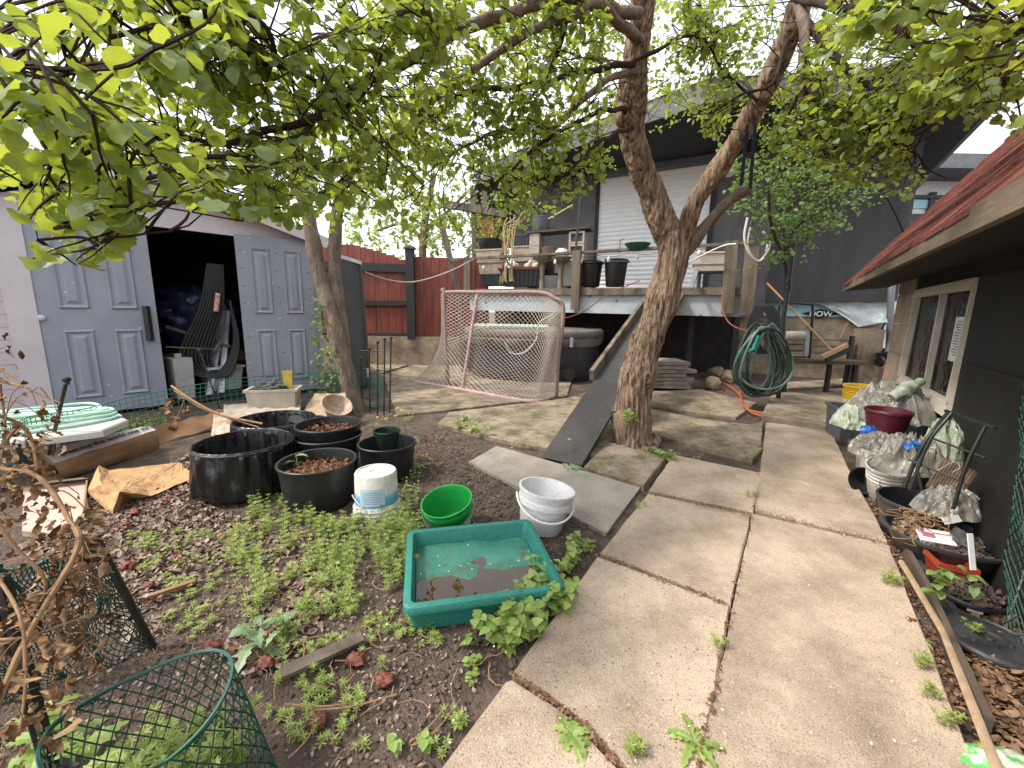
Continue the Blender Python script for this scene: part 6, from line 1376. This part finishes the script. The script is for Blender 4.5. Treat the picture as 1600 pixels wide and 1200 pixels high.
# stick, chips bag, green wire panel
b=MB(); b.tube([G(1408,878,.06),G(1475,990,.05),G(1562,1210,.05)],.012,8,jit=lambda q,r:r*.3*noise.noise(q*30)); tag(b.build('long_stick',mat('pale dry stick',(.42,.3,.2),(.3,.2,.12),scale=20,rough=.9,stretch=(1,1,.3)),smooth=True),'long pale stick lying along the right edge of the walk','stick')
b=MB()
pl_=[G(1385,850),G(1440,925),G(1478,990)]
for i in range(len(pl_)-1):
    for k in range(4):
        p=pl_[i].lerp(pl_[i+1],k/4)+V((.07,0,.0)); q_=pl_[i].lerp(pl_[i+1],(k+.92)/4)+V((.07,0,.0)); b.beam(p,q_,.025,.07)
tag(b.build('slate_edging',mat('dark slate edging',(.05,.047,.045),(.03,.028,.027),scale=20,rough=.9,bump=.6)),'row of dark slate edging pieces beside the pale stick','edging')
crump(G(1570,1200,.02),V((.09,.06,.025)),mat('crisp packet foil',(.1,.4,.1),(.6,.62,.5),scale=28,rough=.3,speck=[(30,(.65,.4,.05),.8)],lo=.45,hi=.55),'snack_packet','green and yellow foil snack packet in the bottom right corner','packet',amp=.3,n=14)
t=thing('wire_panel','green wire mesh panel leaning against the shed wall at the right edge','panel',G(1600,960))
W0=lambda u,v: (G(1560,985).lerp(G(1660,1110),u))+V((-.0,0,0))+(V((0,0,.62))+V((.06,.08,0)))*v
gw=mat('dark green coated wire',(.012,.06,.035),(.01,.045,.03),rough=.5,bump=0)
def wpf(u,v):
    a=D(1572,985,1.5) ; a=G(1563,975); c_2=G(1680,1150); top=D(1600,600,a.y+.1)-a; return a.lerp(c_2,u)+top*v+V((noise.noise(V((u*4,v*5,1)))*.03,noise.noise(V((u*4,v*5,6)))*.03,0))
netsheet(wpf,12,22,.0022,diag=True,par=t,m=gw)
b=MB(); b.tube([G(1570,985),D(1612,860,G(1570,985).y)],.003,5); b.build('wire_stake',mat('grey wire',(.3,.3,.28)),t)
# ---------------- litter, weeds, small bits ----------------
def lumps(poly,n,m,name,label,r0,r1):
    b=MB()
    for p in inpx(poly,n):
        r=rnd(r0,r1)*(.4+.6*random.random()); z=gh(p.x,p.y)+r*.25; vs=[]
        for (a,bb,c_) in ((1,0,0),(-1,0,0),(0,1,0),(0,-1,0),(0,0,1),(0,0,-1),(.7,.7,.5),(-.7,.6,.6),(.6,-.7,.6),(-.6,-.7,.4)):
            k=r*rnd(.65,1.15)*(1 if len(vs)<6 else .9); vs.append(V((p.x+a*k,p.y+bb*k,z+c_*k*.7)))
        b.add(vs,[(4,0,6),(4,6,2),(2,6,0),(4,2,7),(4,7,1),(1,7,2),(4,3,8),(4,8,0),(0,8,3),(4,1,9),(4,9,3),(3,9,1),(5,2,0),(5,1,2),(5,3,1),(5,0,3)])
    o=b.build(name,m,smooth=True,angle=60); o['kind']='stuff'; o['label']=label; return o
clod=mat('soil crumb',(.12,.085,.065),(.04,.027,.02),scale=30,rough=.95,bump=.6,bscale=90)
lumps([(-60,900),(150,780),(560,700),(720,690),(930,830),(940,870),(780,1060),(640,1250),(-60,1250)],6500,clod,'soil_crumbs','loose dark crumbs of soil over the open bed',.003,.013)
lumps([(560,690),(700,670),(940,830),(930,870),(800,1050),(620,1230),(500,1200),(620,980)],2500,clod,'soil_crumbs','loose soil clods round the buckets and tray',.006,.02)
def scatter(poly,n,m,name,label,L0,L1,zz=.012,prof=LQ,up=.25,cat=None,kind='stuff',nz_=.0,dens=None,curl=1):
    b=MB()
    for p in inpx(poly,n):
        if dens and noise.noise(V((p.x*dens,p.y*dens,nz_)))<-.1+rnd(-.25,.25): continue
        z=gh(p.x,p.y)+zz*rnd(.3,1.6); L_=rnd(L0,L1)
        b.leaf(V((p.x,p.y,z)),V((rnd(-1,1),rnd(-1,1),rnd(-up,up))),V((rnd(-.6,.6),rnd(-.6,.6),1)),L_,L_*rnd(.35,.75),rnd(-.7,.7)*curl,rnd(0,.5),prof)
    o=b.build(name,m); o['kind']='stuff'; o['label']=label; o['category']='litter'; return o
scatter([(20,860),(130,790),(320,700),(330,800),(480,830),(520,950),(420,1060),(240,1010),(60,960)],11000,litter,'leaf_litter','grey brown dead leaves covering the left of the bed',.012,.045,dens=2)
scatter([(0,1250),(0,900),(300,760),(560,820),(640,980),(760,1060),(640,1250)],5000,litter,'leaf_litter','sparser dead leaf crumbs over the open soil',.006,.02,dens=1.5)
scatter([(560,800),(620,650),(760,690),(900,840),(930,870),(780,1060),(600,1000)],1600,litter,'leaf_litter','leaf crumbs on the bare soil round the buckets',.006,.018)
scatter([(1500,960),(1640,900),(1800,1250),(1560,1250)],4200,mat('brown wet leaves',(.95,.95,.95),(.6,.6,.6),scale=30,rough=.7,island=[(.16,.08,.04),(.3,.17,.09),(.1,.05,.03),(.36,.22,.13)]),'leaf_litter','brown curled leaves under the dark shed wall',.014,.042,zz=.02)
scatter([(1395,840),(1560,1230),(1530,1230),(1340,740)],600,litred,'leaf_litter','russet crumbs in the gap beside the walk',.008,.022,zz=.02)
scatter([(1010,632),(1150,650),(1180,720),(1020,680)],400,litred,'leaf_litter','russet crumbs between the mossy slabs',.01,.02,zz=.05)
scatter([(1100,590),(1160,600),(1190,640),(1130,640)],500,litred,'leaf_litter','red brown debris near the hose coil',.01,.03,zz=.02)
# crumbs in the joints
b=MB()
for (x0,y0_,x1,y1_) in ((1088,1200,1176,800),(1178,797,1196,655),(935,866,1137,943),(1012,769,1168,803),(1178,797,1388,848),(800,1053,897,1117),(897,1117,1000,1230)):
    for k in range(160):
        t_=random.random(); p=G(lerp(x0,x1,t_)+rnd(-4,4),lerp(y0_,y1_,t_)+rnd(-3,3),.036+.003); L_=rnd(.005,.016); b.leaf(p+V((0,0,rnd(0,.004))),V((rnd(-1,1),rnd(-1,1),0)),V((rnd(-.4,.4),rnd(-.4,.4),1)),L_,L_*.7,.4,.3,LQ)
o=b.build('joint_debris',litred); o['kind']='stuff'
b=MB()
for k in range(150):
    x=rnd(560,1520);y=rnd(600,1190)**1.0; 
    if x>1240+ (y-600)*.45: continue
    p=G(x,y,.044); s_=rnd(.003,.006)*(1 if y>750 else 1.6); b.leaf(p,V((rnd(-1,1),rnd(-1,1),0)),V((rnd(-.5,.5),rnd(-.5,.5),1)),s_*1.6,s_,.3,.3,LQ)
o=b.build('fallen_petals',mat('white petal',(.75,.72,.68),(.7,.66,.6),bump=0)); o['kind']='stuff'
b=MB()
for k in range(60):
    p=inpx([(420,900),(780,900),(900,1000),(700,1200),(350,1200),(250,1000)],1)[0]; a=rnd(0,6.28); pts=[]
    for i in range(5): pts.append(V((p.x+math.cos(a)*i*.03,p.y+math.sin(a)*i*.03,.012+rnd(0,.01)))); a+=rnd(-.4,.4)
    b.tube(pts,rnd(.001,.0025),4)
for x0,y0_,x1,y1_ in ((445,1100,570,1095),(450,1185,500,1125),(640,1160,700,1100),(660,1160,720,1092),(480,1110,620,1085)):
    b.tube(curve([G(x0,y0_,.02),G((x0+x1)/2,(y0_+y1_)/2+6,.03),G(x1,y1_,.02)],5),.0025,5)
o=b.build('twig_litter',dry); o['kind']='stuff'
# weeds
wl_=leafmat('cleaver leaf',[(.27,.34,.08),(.17,.25,.055),(.36,.42,.13),(.22,.3,.08)],.35,(.5,.55,.12))
wb=leafmat('broad weed leaf',[(.28,.38,.1),(.2,.3,.07),(.36,.45,.15)],.35,(.5,.58,.12))
wt_=leafmat('grey green thistle leaf',[(.2,.29,.15),(.14,.22,.1),(.28,.36,.2)],.2)
LN=(0,.7,1,.8,0)
def cleaver(b,p,h,sz=1):
    q=p; d=V((rnd(-.5,.5),rnd(-.5,.5),1)).normalized(); n=max(2,int(h/.022)); pts=[q]
    for i in range(n):
        d=(d+V((rnd(-.2,.2),rnd(-.2,.2),.05))).normalized(); q=q+d*h/n; pts.append(q); a0=rnd(0,6)
        k=random.choice((5,6,7)); up=.25+.5*i/n; L_=rnd(.014,.024)*sz*(1-.2*i/n)
        for j in range(k):
            a=a0+6.283*j/k; b.leaf(q,V((math.cos(a),math.sin(a),up)),V((0,0,1)),L_,L_*.27,rnd(0,.3),.2,LQ)
    b.tube(pts,.0011,3,cap=False)
b=MB()
for p in inpx([(345,850),(400,800),(470,800),(560,840),(600,860),(560,960),(480,1010),(390,1000),(380,930)],760):
  if noise.noise(V((p.x*7,p.y*7,2)))>-.02: cleaver(b,V((p.x,p.y,-.005)),.02+.13*random.random()**2.2,rnd(.8,1.3))
for p in inpx([(590,820),(640,790),(655,850),(640,900),(600,930),(585,880)],170): cleaver(b,V((p.x,p.y,-.005)),rnd(.05,.13),1.1)
for p in inpx([(600,700),(650,700),(660,790),(630,800),(610,780)],70): cleaver(b,V((p.x,p.y,-.005)),rnd(.03,.09),1)
for p in inpx([(500,820),(560,810),(600,830),(560,860)],60): cleaver(b,V((p.x,p.y,-.005)),rnd(.03,.09),1)
for p in inpx([(390,800),(420,770),(450,800),(440,860)],40): cleaver(b,V((p.x,p.y,-.005)),rnd(.04,.1),1)
o=b.build('ground_cover',wl_); o['kind']='stuff'; o['label']='bright green whorled weeds carpeting the bed in front of the pots'
b=MB()
for p in inpx([(180,800),(330,820),(420,1020),(620,960),(700,990),(780,1040),(700,1180),(440,1160),(430,1050),(240,960)],150):
    if noise.noise(p*2.5)>-.05: 
        for k in range(3): cleaver(b,V((p.x+rnd(-.03,.03),p.y+rnd(-.03,.03),-.003)),rnd(.01,.04),.9)
for (x,y,n) in ((1000,790,3),(1085,720,4),(1176,775,6),(915,860,8),(905,850,4),(1385,905,5),(1395,910,6),(1440,1040,6),(1450,1085,5),(1480,1130,6),(1180,700,6),(1172,712,5),(945,745,4),(1230,655,3),(1128,1010,3),(815,700,5),(830,690,6),(700,830,4),(720,1135,5),(990,1175,8),(1520,985,4),(560,810,4),(620,640,8),(600,655,8),(640,655,7),(588,672,6),(690,690,4),(1160,690,5)):
    for k in range(n): 
        p=G(x+rnd(-10,10),y+rnd(-6,6),.0 if x<930 else .03); cleaver(b,p,rnd(.02,.05),1)
o=b.build('small_weeds',wl_); o['kind']='stuff'; o['label']='scattered tiny green weeds on soil and in paving joints'
HL_=(0,.8,1,.92,.7,.4,0)
def leafplant(pts,name,label,n,L0,L1,h,m=wb,group=None):
    b=MB(); 
    for (x,y) in pts:
        g=G(x,y)
        for s_ in range(max(1,n//6)):
            q=g+V((rnd(-.03,.03),rnd(-.03,.03),0)); d=V((rnd(-.6,.6),rnd(-.6,.6),1)).normalized(); hh=h*rnd(.5,1.1); st=[q]
            for i in range(5):
                q=q+d*hh/5; d=(d+V((rnd(-.25,.25),rnd(-.25,.25),0))).normalized(); st.append(q)
                if i>0:
                    a=rnd(0,6.28); 
                    for w_ in (0,math.pi):
                        L_=rnd(L0,L1); b.leaf(q,V((math.cos(a+w_),math.sin(a+w_),rnd(-.1,.45))),V((rnd(-.3,.3),rnd(-.3,.3),1)),L_,L_*.8,rnd(.1,.5),.25,HL_)
            b.tube(st,.0018,4,cap=False)
    o=b.build(name,m,smooth=True,angle=0); tag(o,label,'weed',group); return o
leafplant([(760,990),(790,1000),(820,985),(845,975),(800,960),(830,950),(860,950),(880,940),(775,1010),(850,925),(870,925),(808,1000),(835,1000)],'broadleaf_weed','patch of pale green heart shaped leaves growing over the corner of the water tray',24,.03,.055,.13)
leafplant([(893,880),(885,890),(895,868)],'broadleaf_weed','upright heart leaved weed between the tray and the walk',18,.025,.045,.1)
leafplant([(740,1003)],'broadleaf_weed','small leafy weed left of the heart leaved patch',8,.02,.035,.05)
leafplant([(745,1060),(742,1045),(748,1032)],'broadleaf_weed','thin trailing weed in the soil below the tray',7,.018,.03,.04)
leafplant([(735,680),(722,672),(752,685),(730,662)],'broadleaf_weed','bushy light green weed at the edge of the mossy slab in front of the goal',20,.03,.05,.16)
leafplant([(640,1170),(652,1160)],'broadleaf_weed','small broad leaved weed near the bottom of the bed',8,.02,.04,.05)
leafplant([(1032,720),(1020,716),(1045,722)],'broadleaf_weed','leafy sprout at the right foot of the apple tree',14,.03,.055,.12)
leafplant([(985,672),(980,668)],'broadleaf_weed','leafy sprout growing from the front of the apple trunk',1,.04,.05,.02)
o=bpy.data.objects['broadleaf_weed.007']; 
bpy.data.objects.remove(o)
b=MB(); kc2=D(984,650,yb-.2)
for k in range(24): b.leaf(kc2+V((rnd(-.05,.05),rnd(-.02,.02),rnd(-.06,.06))),V((rnd(-1,1),rnd(-1,-.2),rnd(-.3,.8))),V((0,-.6,1)),rnd(.04,.065),rnd(.03,.045),.3,.2,HL_)
o=b.build('trunk_sprout',wb); tag(o,'cluster of bright leaves sprouting low on the apple trunk','plant')
leafplant([(690,540),(670,548),(680,555),(700,560),(660,560)],'broadleaf_weed','lush green weeds against the retaining wall left of the goal',40,.07,.12,.35)
for o in [x for x in bpy.data.objects if x.name.startswith('broadleaf_weed')]: o['group']='leafy weeds'
def serrated(b,p,a,L_,W,lift=.5,m=0,ns=9):
    d=V((math.cos(a),math.sin(a),lift)).normalized(); x=d.cross(V((0,0,1))).normalized(); z=x.cross(d); vs=[];fs=[]
    for i in range(ns+1):
        t_=i/ns; q=p+d*L_*t_-V((0,0,1))*L_*.55*t_*t_; w_=W*math.sin(3.14*min(1,t_*.93+.07))**.7*(1 if i%2 else .5); vs+=[q-x*w_/2+z*w_*.15,q,q+x*w_/2+z*w_*.15]
    for i in range(ns): k=i*3; fs+=[(k,k+1,k+4,k+3),(k+1,k+2,k+5,k+4)]
    b.add(vs,fs,m)
def rosette(x,y,n,L_,W,name,label,cat,m=wt_,lift=.55,stem=0,z=0,fl=None,group=None):
    p=G(x,y,z); b=MB()
    for k in range(n): serrated(b,p+V((0,0,stem*k/n)),k*2.4+rnd(-.3,.3),L_*rnd(.7,1.1)*(1-.4*k/n if stem else 1),W*rnd(.8,1.1),lift+rnd(-.2,.3))
    if stem: b.tube([p,p+V((.01,0,stem*.95))],.004,6)
    if fl:
        t=thing(name,label,cat,p,group); b.build('leaves',m,t)
        for (fx,fy,fd) in fl:
            top=D(fx,fy,p.y+fd); s=MB(); s.tube(curve([p,p.lerp(top,.5)+V((rnd(-.01,.01),0,.02)),top],4),.0022,5); s.build('flower_stem',m,t)
            f=MB()
            for ring in range(3):
                for k in range(14):
                    a=6.283*k/14+ring*.2; f.leaf(top,V((math.cos(a),math.sin(a),.25+ring*.5)),V((0,0,1)),.017-.003*ring,.005,.2,.1,LQ)
            f.build('flower_head',mat('dandelion yellow',(.85,.6,.02),(.75,.45,.01),bump=0,rough=.7),t)
        return t
    o=b.build(name,m); tag(o,label,cat,group); return o
rosette(466,775,9,.2,.055,'thistle','tall grey green thistle standing between the lined tub and the black pots','weed',stem=.3)
rosette(405,770,7,.22,.06,'thistle','spreading grey green thistle in front of the bag lined tub','weed',stem=.08)
rosette(400,1010,8,.16,.045,'thistle','grey green thistle near the round mesh cage','weed',stem=.1)
rosette(442,1000,6,.13,.035,'thistle','small upright thistle right of the mesh cage','weed',stem=.12)
rosette(890,732,16,.16,.045,'dandelion','large dandelion at the bottom of the ramp with one flower on a tall stem','weed',m=wt_,lift=.35,fl=[(890,687,0)])
rosette(640,690,18,.14,.04,'dandelion','dandelion clump behind the pots with four yellow flowers','weed',m=wb,lift=.6,fl=[(590,652,0),(603,655,0),(618,650,0),(628,641,0),(622,637,.02)])
rosette(655,730,8,.1,.03,'dandelion','orange flowered plant at the right of the right black pot','weed',m=wb,lift=.6,fl=[(660,712,0),(667,710,0)])
rosette(895,1150,12,.085,.03,'path_weed','serrated weed growing in the joint near the bottom of the walk','weed',m=wb,lift=.3,z=.03)
rosette(1085,1160,11,.11,.03,'path_weed','serrated weed growing between the slabs left of the centre joint','weed',m=wb,lift=.3,z=.03)
rosette(830,700,8,.1,.02,'grass_tuft','grassy tuft at the front edge of the mossy slab','weed',m=wb,lift=1.2)
rosette(1440,1000,6,.05,.02,'path_weed','small weed in the gap between walk and pale stick','weed',m=wb,lift=.4,z=.02)
# fern like leaves inside the mesh cage and at the corner
b=MB()
for k in range(130):
    p=cc+V((rnd(-.9,.5)*cr_,rnd(-.2,.9)*cr_,0)); cleaver(b,p,rnd(.06,.2),1.4)
o=b.build('caged_plant',wl_); tag(o,'green weeds growing up inside the round mesh cage','plant')
b=MB()
for (x,y) in ((110,1180),(70,1165),(150,1210),(260,1200),(200,1240),(70,1210)):
    p=G(x,y)
    for k in range(7): serrated(b,p+V((0,0,rnd(.02,.12))),rnd(0,6.28),rnd(.07,.11),.05,.5)
o=b.build('corner_weeds',wb); tag(o,'broad serrated green leaves in the bottom left corner','weed')
b=MB()
for _ in range(350):
    x=rnd(180,330);y=rnd(650,690)
for p in inpx([(180,668),(250,655),(270,668),(200,684)],90): cleaver(b,p,rnd(.04,.12),1.3)
o=b.build('grass_strip',wl_); o['kind']='stuff'
